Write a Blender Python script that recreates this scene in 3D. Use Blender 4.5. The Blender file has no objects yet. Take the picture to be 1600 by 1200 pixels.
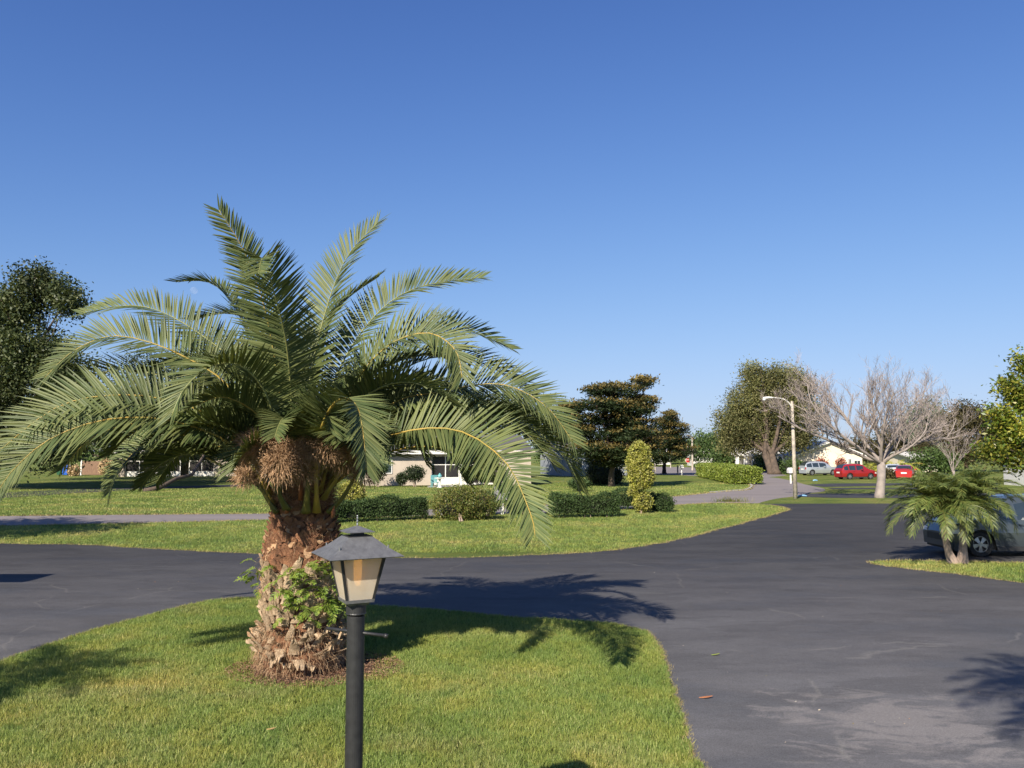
import bpy, math, random
import numpy as np
from mathutils import Vector, Matrix
from mathutils.geometry import tessellate_polygon

SC = bpy.context.scene
# ---------------------------------------------------------------- camera
H = 2.9; FPX = 1290.0; PITCH = math.atan(105 / FPX)
cam_d = bpy.data.cameras.new('camera'); cam = bpy.data.objects.new('camera', cam_d)
SC.collection.objects.link(cam)
cam.location = (0, 0, H); cam.rotation_euler = (math.pi / 2 + PITCH, 0, 0)
cam_d.sensor_width = 36; cam_d.lens = FPX / 1600 * 36
cam_d.clip_start = 0.05; cam_d.clip_end = 8000
SC.camera = cam
# ---------------------------------------------------------------- light
SR = (0.62, 1.27)                        # ground shift of a shadow per metre of height
SUN_EL = math.atan(1 / math.hypot(*SR))
sun_dir = Vector((-SR[0], -SR[1], 1)).normalized()      # towards the sun
W = bpy.data.worlds.new("World"); SC.world = W; W.use_nodes = True
nt = W.node_tree; nt.nodes.clear()
sky = nt.nodes.new('ShaderNodeTexSky'); sky.sky_type = 'NISHITA'; sky.sun_disc = False
sky.sun_elevation = SUN_EL
sky.sun_rotation = math.atan2(sun_dir.x, sun_dir.y)
sky.altitude = 0; sky.air_density = 1.0; sky.dust_density = 0.25; sky.ozone_density = 2.6
bg = nt.nodes.new('ShaderNodeBackground'); bg.inputs['Strength'].default_value = 0.098
wo = nt.nodes.new('ShaderNodeOutputWorld')
sp = nt.nodes.new('ShaderNodeSeparateColor'); cb = nt.nodes.new('ShaderNodeCombineColor'); nt.links.new(sky.outputs[0], sp.inputs[0])
def _m(op, a, b):
    n = nt.nodes.new('ShaderNodeMath'); n.operation = op
    for i, v in enumerate((a, b)):
        if isinstance(v, (int, float)): n.inputs[i].default_value = v
        else: nt.links.new(v, n.inputs[i])
    return n.outputs[0]
for i, (k0, k1) in enumerate(((.74, 1.72), (.66, 1.38), (.44, 1.02))):       # soft clear-sky response per channel
    x = _m('POWER', _m('MULTIPLY', sp.outputs[i], .125), 1.5)
    nt.links.new(_m('DIVIDE', _m('DIVIDE', x, _m('ADD', _m('MULTIPLY', x, k1), k0)), .125), cb.inputs[i])
nt.links.new(cb.outputs[0], bg.inputs[0]); nt.links.new(bg.outputs[0], wo.inputs[0])
sl = bpy.data.lights.new('sun', 'SUN'); sl.energy = 5.0; sl.angle = math.radians(0.5); sl.color = (1.0, 0.91, 0.76)
so = bpy.data.objects.new('sun', sl); SC.collection.objects.link(so)
so.rotation_euler = sun_dir.to_track_quat('Z', 'Y').to_euler()
so.location = (0, 0, 30)
vs = SC.view_settings
vs.view_transform = 'Standard'; vs.look = 'None'; vs.gamma = 1; vs.exposure = 0.75; vs.use_curve_mapping = False
SC.render.engine = 'CYCLES'
SC.cycles.max_bounces = 6; SC.cycles.transparent_max_bounces = 12; SC.cycles.diffuse_bounces = 3
SC.cycles.glossy_bounces = 2; SC.cycles.transmission_bounces = 4
SC.cycles.use_denoising = True
COL = SC.collection
rng = np.random.default_rng(7); random.seed(7)

# ---------------------------------------------------------------- helpers
def ray(px, py):
    u = (px - 800) / FPX; v = (600 - py) / FPX
    return u, math.cos(PITCH) - v * math.sin(PITCH), math.sin(PITCH) + v * math.cos(PITCH)
def G(px, py, z=0.0):
    u, dy, dz = ray(px, py); t = (z - H) / dz
    return Vector((u * t, dy * t, z))
def P(px, py, y):
    u, dy, dz = ray(px, py); t = y / dy
    return Vector((u * t, y, H + dz * t))

def tag(o, label=None, cat=None, group=None, kind=None):
    if label: o['label'] = label
    if cat: o['category'] = cat
    if group: o['group'] = group
    if kind: o['kind'] = kind
    return o
ORG = {}
def thing(name, label, cat, loc=(0, 0, 0), group=None, rz=0):
    o = bpy.data.objects.new(name, None); COL.objects.link(o)
    o.location = loc; o.rotation_euler = (0, 0, rz); o.empty_display_size = 0.2
    tag(o, label, cat, group)
    ORG[o.name] = Vector((0, 0, 0)) if (rz != 0 or cat == 'car') else Vector(loc)
    return o
def _link(o, parent, org):
    COL.objects.link(o)
    if parent is not None:
        o.parent = parent; ORG[o.name] = org
    else:
        o.location = org; ORG[o.name] = org
    return o
def unit(a): return a / np.maximum(np.linalg.norm(a, axis=-1, keepdims=True), 1e-9)
class MB:
    def __init__(s): s.v = []; s.f = []; s.m = []
    def face(s, pts, m=0):
        b = len(s.v); s.v.extend([tuple(p) for p in pts]); s.f.append(tuple(range(b, b + len(pts)))); s.m.append(m)
    def box(s, x0, x1, y0, y1, z0, z1, m=0):
        b = len(s.v)
        s.v += [(x0, y0, z0), (x1, y0, z0), (x1, y1, z0), (x0, y1, z0), (x0, y0, z1), (x1, y0, z1), (x1, y1, z1), (x0, y1, z1)]
        for q in ((0, 3, 2, 1), (4, 5, 6, 7), (0, 1, 5, 4), (1, 2, 6, 5), (2, 3, 7, 6), (3, 0, 4, 7)):
            s.f.append(tuple(b + i for i in q)); s.m.append(m)
    def hexa(s, p, m=0):      # 8 points: bottom 4 ccw, top 4 ccw
        b = len(s.v); s.v += [tuple(q) for q in p]
        for q in ((0, 3, 2, 1), (4, 5, 6, 7), (0, 1, 5, 4), (1, 2, 6, 5), (2, 3, 7, 6), (3, 0, 4, 7)):
            s.f.append(tuple(b + i for i in q)); s.m.append(m)
    def tube(s, pts, rad, n=8, m=0, cap=True, jit=0.0, flat=1.0):
        pts = [Vector(p) for p in pts]; b = len(s.v); k = len(pts)
        t0 = (pts[1] - pts[0]).normalized()
        a = Vector((0, 0, 1)) if abs(t0.z) < .9 else Vector((1, 0, 0))
        a = (a - t0 * a.dot(t0)).normalized()
        for i, p in enumerate(pts):
            t = (pts[min(i + 1, k - 1)] - pts[max(i - 1, 0)])
            if t.length < 1e-9: t = t0
            t = t.normalized(); a = (a - t * a.dot(t))
            a = a.normalized() if a.length > 1e-6 else t.orthogonal().normalized()
            c = t.cross(a); r = rad[i] if hasattr(rad, '__len__') else rad
            for j in range(n):
                w = 2 * math.pi * j / n; rr = r * (1 + (random.random() - .5) * jit)
                s.v.append(tuple(p + a * (math.cos(w) * rr * flat) + c * (math.sin(w) * rr)))
        for i in range(k - 1):
            for j in range(n):
                j2 = (j + 1) % n
                s.f.append((b + i * n + j, b + i * n + j2, b + (i + 1) * n + j2, b + (i + 1) * n + j)); s.m.append(m)
        if cap:
            s.f.append(tuple(b + j for j in reversed(range(n)))); s.m.append(m)
            s.f.append(tuple(b + (k - 1) * n + j for j in range(n))); s.m.append(m)
    def lathe(s, cx, cy, prof, n=24, m=0):      # prof: (r,z)
        s_ = []
        b = len(s.v)
        for r, z in prof:
            for j in range(n):
                w = 2 * math.pi * j / n
                s.v.append((cx + r * math.cos(w), cy + r * math.sin(w), z))
        for i in range(len(prof) - 1):
            for j in range(n):
                j2 = (j + 1) % n
                s.f.append((b + i * n + j, b + i * n + j2, b + (i + 1) * n + j2, b + (i + 1) * n + j)); s.m.append(m)
        s.f.append(tuple(b + j for j in reversed(range(n)))); s.m.append(m)
        s.f.append(tuple(b + (len(prof) - 1) * n + j for j in range(n))); s.m.append(m)
    def poly(s, outer, holes=(), z=0.0, m=0):
        loops = [[Vector((p[0], p[1], 0)) for p in outer]] + [[Vector((p[0], p[1], 0)) for p in h] for h in holes]
        tri = tessellate_polygon(loops); flat = [p for l in loops for p in l]; b = len(s.v)
        s.v += [(p.x, p.y, z) for p in flat]
        for t in tri:
            a, c, d = (flat[i] for i in t)
            t = t if (c - a).cross(d - a).z > 0 else t[::-1]
            s.f.append(tuple(b + i for i in t)); s.m.append(m)
    def build(s, name, mats, parent=None, org=(0, 0, 0), smooth=False):
        org = ORG.get(parent.name, Vector((0, 0, 0))) if parent is not None else Vector(org)
        me = bpy.data.meshes.new(name)
        me.from_pydata([(x - org.x, y - org.y, z - org.z) for x, y, z in s.v], [], s.f)
        if not isinstance(mats, (list, tuple)): mats = [mats]
        for mt in mats: me.materials.append(mt)
        if len(mats) > 1: me.polygons.foreach_set('material_index', s.m)
        if smooth: me.polygons.foreach_set('use_smooth', [True] * len(s.f))
        me.update()
        return _link(bpy.data.objects.new(name, me), parent, org)
def fmesh(name, V, k, mat, parent=None, org=(0, 0, 0), F=None, smooth=False):
    """numpy mesh; V (N,3); faces consecutive groups of k verts, or F (M,k)"""
    org = ORG.get(parent.name, Vector((0, 0, 0))) if parent is not None else Vector(org)
    V = np.asarray(V, dtype=np.float32).reshape(-1, 3) - np.array(org, dtype=np.float32)
    if F is None: F = np.arange(len(V)).reshape(-1, k)
    F = np.asarray(F, dtype=np.int32); M = len(F)
    me = bpy.data.meshes.new(name)
    me.vertices.add(len(V)); me.vertices.foreach_set('co', V.ravel())
    me.loops.add(M * k); me.loops.foreach_set('vertex_index', F.ravel())
    me.polygons.add(M); me.polygons.foreach_set('loop_start', np.arange(0, M * k, k, dtype=np.int32))
    me.polygons.foreach_set('loop_total', np.full(M, k, dtype=np.int32))
    if smooth: me.polygons.foreach_set('use_smooth', np.ones(M, dtype=bool))
    me.materials.append(mat); me.update(calc_edges=True)
    return _link(bpy.data.objects.new(name, me), parent, org)
def copy_tree(o, parent=None):
    c = o.copy(); COL.objects.link(c); c.parent = parent
    for ch in list(o.children): copy_tree(ch, c)
    return c
def inpoly(X, Y, poly):
    ins = np.zeros(len(X), bool); n = len(poly); j = n - 1
    for i in range(n):
        xi, yi = poly[i][0], poly[i][1]; xj, yj = poly[j][0], poly[j][1]
        if yi != yj:
            c = ((yi > Y) != (yj > Y)) & (X < (xj - xi) * (Y - yi) / (yj - yi) + xi); ins ^= c
        j = i
    return ins

# ---------------------------------------------------------------- materials
def newmat(name):
    m = bpy.data.materials.new(name); m.use_nodes = True; nt = m.node_tree
    return m, nt, nt.nodes['Principled BSDF'], nt.nodes['Material Output']
def noise(nt, scale, detail=4, rough=.6, coord='Object', stretch=None, dist=0):
    tc = nt.nodes.new('ShaderNodeTexCoord'); n = nt.nodes.new('ShaderNodeTexNoise')
    n.inputs['Scale'].default_value = scale; n.inputs['Detail'].default_value = detail
    n.inputs['Roughness'].default_value = rough; n.inputs['Distortion'].default_value = dist
    if stretch:
        mp = nt.nodes.new('ShaderNodeMapping'); mp.inputs['Scale'].default_value = stretch[:3]
        if len(stretch) > 3: mp.inputs['Rotation'].default_value = (0, 0, stretch[3])
        nt.links.new(tc.outputs[coord], mp.inputs[0]); nt.links.new(mp.outputs[0], n.inputs['Vector'])
    else: nt.links.new(tc.outputs[coord], n.inputs['Vector'])
    return n.outputs['Fac']
def ramp(nt, fac, stops):
    r = nt.nodes.new('ShaderNodeValToRGB'); el = r.color_ramp.elements
    while len(el) < len(stops): el.new(0.5)
    for e, (p, c) in zip(el, stops):
        e.position = p; e.color = (*c, 1) if len(c) == 3 else c
    nt.links.new(fac, r.inputs[0]); return r.outputs[0]
def mixc(nt, fac, a, b, mode='MIX'):
    m = nt.nodes.new('ShaderNodeMix'); m.data_type = 'RGBA'; m.blend_type = mode
    for i, v in ((0, fac), (6, a), (7, b)):
        if isinstance(v, (int, float)): m.inputs[i].default_value = v
        elif isinstance(v, tuple): m.inputs[i].default_value = (*v, 1)
        else: nt.links.new(v, m.inputs[i])
    return m.outputs[2]
def mathn(nt, op, a, b=None, c=None):
    m = nt.nodes.new('ShaderNodeMath'); m.operation = op
    for i, v in enumerate((a, b, c)):
        if v is None: continue
        if isinstance(v, (int, float)): m.inputs[i].default_value = v
        else: nt.links.new(v, m.inputs[i])
    return m.outputs[0]
def bump(nt, b, h, strength=.3, dist=.02):
    n = nt.nodes.new('ShaderNodeBump'); n.inputs['Strength'].default_value = strength; n.inputs['Distance'].default_value = dist
    nt.links.new(h, n.inputs['Height']); nt.links.new(n.outputs[0], b.inputs['Normal'])
def mat(name, c1, c2=None, scale=5, rough=.7, bmp=0, metal=0, spec=.5, lo=.35, hi=.65, coord='Object', stretch=None, bscale=None, coat=0):
    m, nt, b, o = newmat(name)
    b.inputs['Roughness'].default_value = rough; b.inputs['Metallic'].default_value = metal
    b.inputs['Specular IOR Level'].default_value = spec; b.inputs['Coat Weight'].default_value = coat
    if c2 is None: c2 = tuple(x * .82 for x in c1)
    f = noise(nt, scale, coord=coord, stretch=stretch)
    nt.links.new(ramp(nt, f, [(lo, c1), (hi, c2)]), b.inputs['Base Color'])
    if bmp: bump(nt, b, noise(nt, bscale or scale * 4, 6, .7, coord=coord, stretch=stretch), bmp, .03)
    return m
def leafmat(name, cols, trans=.3, rough=.45, spec=.4, nscale=.6, vary=.25, tcol=None):
    """cols: colours spread over single leaves, at random"""
    m, nt, b, o = newmat(name)
    g = nt.nodes.new('ShaderNodeNewGeometry')
    st = [(i / max(1, len(cols) - 1), c) for i, c in enumerate(cols)]
    c = ramp(nt, g.outputs['Random Per Island'], st)
    f = noise(nt, nscale, 2)
    v = ramp(nt, f, [(.35, (1 - vary,) * 3), (.65, (1 + vary,) * 3)])
    c = mixc(nt, 1.0, c, v, 'MULTIPLY')
    nt.links.new(c, b.inputs['Base Color'])
    b.inputs['Roughness'].default_value = rough; b.inputs['Specular IOR Level'].default_value = spec
    t = nt.nodes.new('ShaderNodeBsdfTranslucent'); mx = nt.nodes.new('ShaderNodeMixShader')
    tc = mixc(nt, 1.0, c, tcol or (1.25, 1.2, .5), 'MULTIPLY'); nt.links.new(tc, t.inputs[0])
    mx.inputs[0].default_value = trans
    nt.links.new(b.outputs[0], mx.inputs[1]); nt.links.new(t.outputs[0], mx.inputs[2]); nt.links.new(mx.outputs[0], o.inputs[0])
    return m
M = {}
M['palm'] = leafmat('palm_leaflet', [(.062, .092, .032), (.098, .125, .044), (.15, .168, .058), (.082, .11, .042)], .13, .5, .3, 1.2, .15)
M['palm_young'] = leafmat('palm_small', [(.07, .115, .03), (.13, .17, .04), (.24, .25, .07)], .25, .4, .5, 1.5, .2)
M['rachis'] = mat('rachis', (.42, .27, .05), (.30, .25, .06), 6, .5)
M['rachis_green'] = mat('rachis_green', (.20, .23, .09), (.26, .25, .08), 6, .5)
M['petiole'] = mat('petiole', (.07, .085, .022), (.17, .14, .035), 2.2, .45)
M['orange'] = mat('petiole_base', (.42, .12, .03), (.25, .10, .035), 9, .6, .3)
M['boot'] = mat('boot_brown', (.33, .155, .078), (.16, .075, .04), 9, .9, .9, bscale=45)
M['boot_pale'] = mat('boot_pale', (.56, .42, .28), (.30, .21, .13), 8, .9, .9, bscale=40)
M['cut'] = mat('boot_cut', (.46, .30, .17), (.28, .16, .085), 18, .85, .5)
M['fibre'] = leafmat('palm_fibre', [(.20, .11, .06), (.34, .22, .13), (.42, .30, .19)], .1, .8, .2, 4, .2, (1, .9, .7))
M['stalks'] = leafmat('dry_flower_stalks', [(.34, .20, .11), (.50, .33, .20), (.22, .13, .07)], .1, .7, .2, 5, .25, (1, .9, .7))
M['fern'] = leafmat('fern_leaf', [(.14, .24, .035), (.22, .32, .05), (.30, .36, .07), (.10, .17, .03)], .35, .45, .4, 5, .2)
M['oak'] = leafmat('oak_leaf', [(.035, .055, .018), (.065, .085, .03), (.11, .125, .05)], .22, .5, .4, .25, .35)
M['oak_right'] = leafmat('far_oak_leaf', [(.09, .105, .035), (.15, .15, .055), (.22, .20, .085)], .25, .6, .3, .22, .4)
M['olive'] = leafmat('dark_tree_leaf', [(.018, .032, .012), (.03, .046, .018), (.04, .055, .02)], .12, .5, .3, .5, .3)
M['olive_tip'] = leafmat('dark_tree_tip', [(.15, .105, .028), (.09, .08, .025), (.20, .14, .035)], .15, .6, .3, .6, .3)
M['hedge'] = leafmat('hedge_leaf', [(.03, .055, .018), (.05, .085, .028), (.08, .12, .04)], .2, .6, .2, 1.5, .25)
M['bush'] = leafmat('bush_leaf', [(.07, .11, .02), (.12, .16, .03), (.20, .20, .05), (.22, .17, .06)], .3, .45, .4, 1.6, .25)
M['yellow'] = leafmat('yellow_leaf', [(.20, .23, .04), (.34, .34, .055), (.46, .42, .13), (.12, .15, .04)], .3, .5, .4, 2.5, .25)
M['ylime'] = leafmat('lime_hedge_leaf', [(.13, .19, .03), (.20, .26, .04), (.27, .30, .06)], .3, .5, .4, 1, .2)
M['broad'] = leafmat('broad_leaf', [(.06, .11, .015), (.13, .18, .025), (.24, .25, .035), (.34, .30, .05)], .3, .35, .5, .9, .3)
M['darkgreen'] = leafmat('far_green_leaf', [(.05, .09, .025), (.08, .13, .035), (.11, .16, .05)], .2, .6, .3, .15, .3)
M['brownfar'] = leafmat('far_brown_leaf', [(.06, .055, .025), (.10, .085, .035), (.13, .11, .05)], .2, .6, .3, .15, .35)
M['bluegreen'] = leafmat('far_pine_leaf', [(.09, .13, .08), (.13, .18, .10)], .2, .6, .3, .2, .3)
M['areca'] = leafmat('areca_leaf', [(.25, .30, .04), (.38, .38, .07)], .3, .5, .4, .5, .2)
M['tanplant'] = leafmat('tan_plant', [(.45, .33, .18), (.6, .45, .27)], .2, .7, .3, 2, .2, (1, .9, .7))
M['twig'] = mat('bare_bark', (.32, .27, .24), (.21, .18, .165), 3, .85, .3)
M['twig2'] = mat('bare_twig', (.35, .29, .265), (.25, .21, .19), 2, .85)
M['bark'] = mat('dark_bark', (.12, .085, .06), (.06, .045, .035), 3, .9, .8, bscale=14)
M['bark_red'] = mat('red_bark', (.25, .13, .085), (.15, .09, .06), 3, .9, .5)
M['bark_pale'] = mat('pale_bark', (.40, .30, .24), (.24, .18, .14), 6, .85, .5)
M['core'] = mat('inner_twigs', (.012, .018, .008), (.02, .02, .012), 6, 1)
M['white'] = mat('white_paint', (.78, .76, .72), (.70, .68, .63), 2, .6, .05)
M['cream'] = mat('cream_wall', (.74, .66, .52), (.68, .60, .47), .6, .8, .1)
M['beige'] = mat('beige_wall', (.48, .41, .335), (.40, .34, .28), .8, .85, .15)
M['greywall'] = mat('grey_wall', (.26, .28, .31), (.22, .24, .27), .8, .85, .15)
M['roof'] = mat('white_tile_roof', (.62, .60, .57), (.50, .48, .46), 3, .7, .2)
M['roof_grey'] = mat('grey_shingle_roof', (.12, .115, .11), (.085, .08, .08), 6, .85, .3)
M['screen'] = mat('dark_screen', (.018, .017, .018), (.03, .026, .025), 1.5, .5, spec=.3)
M['glass'] = mat('window_glass', (.03, .045, .05), (.05, .07, .07), .7, .08, spec=.8)
M['wood'] = mat('fence_wood', (.26, .16, .10), (.17, .10, .07), 4, .85, .3, stretch=(6, 6, 1))
M['teal'] = mat('teal_paint', (.14, .38, .38), (.12, .32, .34), 4, .5)
M['bin_blue'] = mat('blue_plastic', (.02, .12, .55), (.02, .10, .45), 4, .4)
M['bin_green'] = mat('green_plastic', (.03, .10, .05), (.02, .08, .04), 4, .4)
M['concrete'] = mat('concrete_pole', (.50, .44, .36), (.30, .26, .22), 5, .85, .4, lo=.4, hi=.6)
M['concrete2'] = mat('concrete', (.42, .40, .37), (.34, .32, .30), 3, .85, .3)
M['lamp_metal'] = mat('weathered_black_metal', (.030, .030, .031), (.048, .048, .050), 22, .42, .12, metal=.35, lo=.3, hi=.7, bscale=140)
M['roof_metal'] = mat('weathered_tin', (.13, .13, .134), (.21, .21, .212), 26, .45, .15, metal=.4, lo=.3, hi=.7, bscale=120)
M['steel'] = mat('bare_steel', (.45, .45, .44), (.3, .3, .3), 60, .35, metal=.8)
M['tyre'] = mat('tyre', (.015, .015, .015), (.022, .022, .022), 8, .85)
M['rim'] = mat('alloy', (.45, .46, .48), (.38, .39, .40), 8, .3, metal=.7)
M['trim'] = mat('black_trim', (.02, .02, .022), (.03, .03, .03), 8, .5)
M['stopred'] = mat('sign_red', (.55, .03, .03), (.45, .03, .03), 5, .5)
M['bluebag'] = mat('blue_wrapper', (.16, .32, .5), (.24, .42, .6), 9, .35)
M['weathered_box'] = mat('grey_weathered_box', (.27, .26, .27), (.19, .185, .19), 5, .8, .2, stretch=(1, 1, 5))
M['lampglow'] = mat('head_lens', (.8, .8, .78), (.7, .7, .7), 5, .3)

def carpaint(name, c, metal=.3):
    m, nt, b, o = newmat(name)
    f = noise(nt, 1.2, 3)
    nt.links.new(ramp(nt, f, [(.3, c), (.7, tuple(x * .92 for x in c))]), b.inputs['Base Color'])
    b.inputs['Metallic'].default_value = metal; b.inputs['Roughness'].default_value = .32; b.inputs['Coat Weight'].default_value = .7
    b.inputs['Coat Roughness'].default_value = .06
    return m

# lawn: one colour function shared by the ground sheet and the blades
def lawn_color(nt, geo_pos, gain=1.0):
    def nz(scale, detail=3, off=0):
        n = nt.nodes.new('ShaderNodeTexNoise'); n.inputs['Scale'].default_value = scale; n.inputs['Detail'].default_value = detail
        mp = nt.nodes.new('ShaderNodeMapping'); mp.inputs['Location'].default_value = (off, off, 0)
        nt.links.new(geo_pos, mp.inputs[0]); nt.links.new(mp.outputs[0], n.inputs['Vector']); return n.outputs['Fac']
    g = gain * .82
    c = ramp(nt, nz(.35), [(.35, (.205 * g, .30 * g, .075 * g)), (.52, (.30 * g, .385 * g, .105 * g)), (.70, (.42 * g, .43 * g, .15 * g))])
    d = ramp(nt, nz(1.6, 4, 9), [(.42, (1, 1, 1)), (.62, (1.22, 1.05, .95))])
    c = mixc(nt, 1.0, c, d, 'MULTIPLY')
    dry = ramp(nt, nz(.55, 5, 31), [(.60, (0, 0, 0)), (.72, (1, 1, 1))])
    wd = ramp(nt, nz(3.2, 3, 71), [(.60, (0, 0, 0)), (.66, (1, 1, 1))])
    c = mixc(nt, mathn(nt, 'MULTIPLY', wd, .45), c, (.13 * g, .23 * g, .06 * g))
    c = mixc(nt, mathn(nt, 'MULTIPLY', dry, .38), c, (.46 * g, .40 * g, .18 * g))
    return c
def ground_mat():
    m, nt, b, o = newmat('lawn_ground')
    g = nt.nodes.new('ShaderNodeNewGeometry')
    c = lawn_color(nt, g.outputs['Position'], .62)
    f = noise(nt, 14, 6, .75, 'Object')
    c = mixc(nt, 1.0, c, ramp(nt, f, [(.3, (.50, .50, .5)), (.7, (1.3, 1.3, 1.2))]), 'MULTIPLY')
    nt.links.new(c, b.inputs['Base Color']); b.inputs['Roughness'].default_value = .95; b.inputs['Specular IOR Level'].default_value = .1
    bump(nt, b, noise(nt, 18, 6, .8), .9, .08)
    return m
def blade_mat():
    m, nt, b, o = newmat('grass_blade')
    g = nt.nodes.new('ShaderNodeNewGeometry')
    c = lawn_color(nt, g.outputs['Position'], 1.0)
    r = ramp(nt, g.outputs['Random Per Island'], [(0, (.50, .58, .50)), (.45, (.95, 1.0, .9)), (.8, (1.25, 1.2, 1.1)), (.93, (1.35, 1.2, 1.3)), (1, (2.1, 1.7, 2.6))])
    c = mixc(nt, 1.0, c, r, 'MULTIPLY'); nt.links.new(c, b.inputs['Base Color'])
    b.inputs['Roughness'].default_value = .5; b.inputs['Specular IOR Level'].default_value = .3
    t = nt.nodes.new('ShaderNodeBsdfTranslucent'); nt.links.new(c, t.inputs[0]); mx = nt.nodes.new('ShaderNodeMixShader'); mx.inputs[0].default_value = .3
    nt.links.new(b.outputs[0], mx.inputs[1]); nt.links.new(t.outputs[0], mx.inputs[2]); nt.links.new(mx.outputs[0], o.inputs[0])
    return m
def asphalt_mat():
    m, nt, b, o = newmat('sealed_asphalt')
    base = (.068, .068, .072); lite = (.110, .108, .111)
    s1 = noise(nt, .55, 5, .6, 'Object', (.45, 1.0, 1, .06))
    c = ramp(nt, s1, [(.36, base), (.50, (.088, .085, .086)), (.66, lite)])
    s2 = noise(nt, .9, 6, .65, 'Object', (.5, 1.4, 1, -.1))
    c = mixc(nt, ramp(nt, s2, [(.53, (0, 0, 0)), (.565, (.32,) * 3)]), c, (.058, .056, .057))
    s4 = noise(nt, 2.6, 8, .75, 'Object', (.7, 1.2, 1, .4)); c = mixc(nt, 1.0, c, ramp(nt, s4, [(.35, (.91,) * 3), (.65, (1.09,) * 3)]), 'MULTIPLY')
    # squeegee laps of the sealer
    w = nt.nodes.new('ShaderNodeTexWave'); tc = nt.nodes.new('ShaderNodeTexCoord'); mp = nt.nodes.new('ShaderNodeMapping')
    mp.inputs['Rotation'].default_value = (0, 0, math.radians(86)); nt.links.new(tc.outputs['Object'], mp.inputs[0]); nt.links.new(mp.outputs[0], w.inputs[0])
    w.inputs['Scale'].default_value = .17; w.inputs['Distortion'].default_value = 9; w.inputs['Detail'].default_value = 3; w.inputs['Detail Scale'].default_value = .6
    c = mixc(nt, 1.0, c, ramp(nt, w.outputs['Fac'], [(.2, (.96,) * 3), (.8, (1.04,) * 3)]), 'MULTIPLY')
    # worn patch near the camera
    pc = G(1400, 1130)
    vm = nt.nodes.new('ShaderNodeVectorMath'); vm.operation = 'SUBTRACT'; vm.inputs[1].default_value = (pc.x, pc.y, 0)
    nt.links.new(tc.outputs['Object'], vm.inputs[0])
    sc = nt.nodes.new('ShaderNodeVectorMath'); sc.operation = 'MULTIPLY'; sc.inputs[1].default_value = (.85, .75, 1); nt.links.new(vm.outputs[0], sc.inputs[0])
    ln = nt.nodes.new('ShaderNodeVectorMath'); ln.operation = 'LENGTH'; nt.links.new(sc.outputs[0], ln.inputs[0])
    near = nt.nodes.new('ShaderNodeMapRange'); near.inputs[1].default_value = 0; near.inputs[2].default_value = 2.1; near.inputs[3].default_value = 1; near.inputs[4].default_value = 0
    nt.links.new(ln.outputs['Value'], near.inputs[0])
    n3 = noise(nt, 1.5, 7, .68, 'Object', (.8, 1.6, 1, .35), 1.2)
    pat = ramp(nt, mathn(nt, 'ADD', n3, mathn(nt, 'MULTIPLY', near.outputs[0], .42)), [(.74, (0, 0, 0)), (.86, (.62,) * 3)])
    c = mixc(nt, pat, c, (.175, .160, .150))
    # crack lines, filled pale, broken up
    vo = nt.nodes.new('ShaderNodeTexVoronoi'); vo.feature = 'DISTANCE_TO_EDGE'; vo.inputs['Scale'].default_value = .33
    nd = nt.nodes.new('ShaderNodeTexNoise'); nd.inputs['Scale'].default_value = 1.1; nd.inputs['Detail'].default_value = 6
    nt.links.new(tc.outputs['Object'], nd.inputs['Vector'])
    mx = nt.nodes.new('ShaderNodeMix'); mx.data_type = 'RGBA'; mx.inputs[0].default_value = .35
    nt.links.new(tc.outputs['Object'], mx.inputs[6]); nt.links.new(nd.outputs['Color'], mx.inputs[7]); nt.links.new(mx.outputs[2], vo.inputs['Vector'])
    cr = ramp(nt, vo.outputs['Distance'], [(.002, (1, 1, 1)), (.006, (0, 0, 0))])
    crm = ramp(nt, noise(nt, .7, 3, .5, 'Object', (1, 1, 1, .9)), [(.50, (0, 0, 0)), (.56, (.42,) * 3)])
    c = mixc(nt, mixc(nt, 1.0, cr, crm, 'MULTIPLY'), c, (.165, .155, .14))
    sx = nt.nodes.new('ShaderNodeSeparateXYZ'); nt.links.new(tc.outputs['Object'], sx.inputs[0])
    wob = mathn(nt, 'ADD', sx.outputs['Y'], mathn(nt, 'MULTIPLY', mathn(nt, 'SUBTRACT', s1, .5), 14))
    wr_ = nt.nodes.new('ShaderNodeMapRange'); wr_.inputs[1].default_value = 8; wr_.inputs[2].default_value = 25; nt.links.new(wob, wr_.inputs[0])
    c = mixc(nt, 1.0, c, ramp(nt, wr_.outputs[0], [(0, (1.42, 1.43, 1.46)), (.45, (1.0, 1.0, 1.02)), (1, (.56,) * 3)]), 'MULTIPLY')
    # grit
    gr = noise(nt, 75, 4, .8)
    c = mixc(nt, 1.0, c, ramp(nt, gr, [(.3, (.62,) * 3), (.7, (1.4,) * 3)]), 'MULTIPLY')
    nt.links.new(c, b.inputs['Base Color'])
    nt.links.new(ramp(nt, s1, [(.3, (.62,) * 3), (.7, (.8,) * 3)]), b.inputs['Roughness'])
    b.inputs['Specular IOR Level'].default_value = .1
    bump(nt, b, noise(nt, 90, 4, .8), .6, .012)
    return m
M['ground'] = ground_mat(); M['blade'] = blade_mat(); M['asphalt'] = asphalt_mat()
M['street'] = mat('old_street_asphalt', (.235, .205, .20), (.19, .168, .165), .35, .9, .3, spec=.2, stretch=(.3, 1, 1), bscale=60)
M['drive_far'] = mat('far_sealed_asphalt', (.045, .045, .05), (.06, .058, .062), .5, .8, spec=.15)
M['mulch'] = mat('mulch', (.13, .065, .038), (.07, .038, .024), 14, .95, 1.0, bscale=40)
M['chips'] = leafmat('bark_chips', [(.11, .055, .032), (.2, .11, .065), (.30, .20, .13)], .0, .9, .2, 8, .2)
M['thatch'] = leafmat('dry_edge', [(.22, .16, .08), (.36, .28, .14), (.30, .30, .10)], .15, .8, .2, 2, .2)

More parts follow.
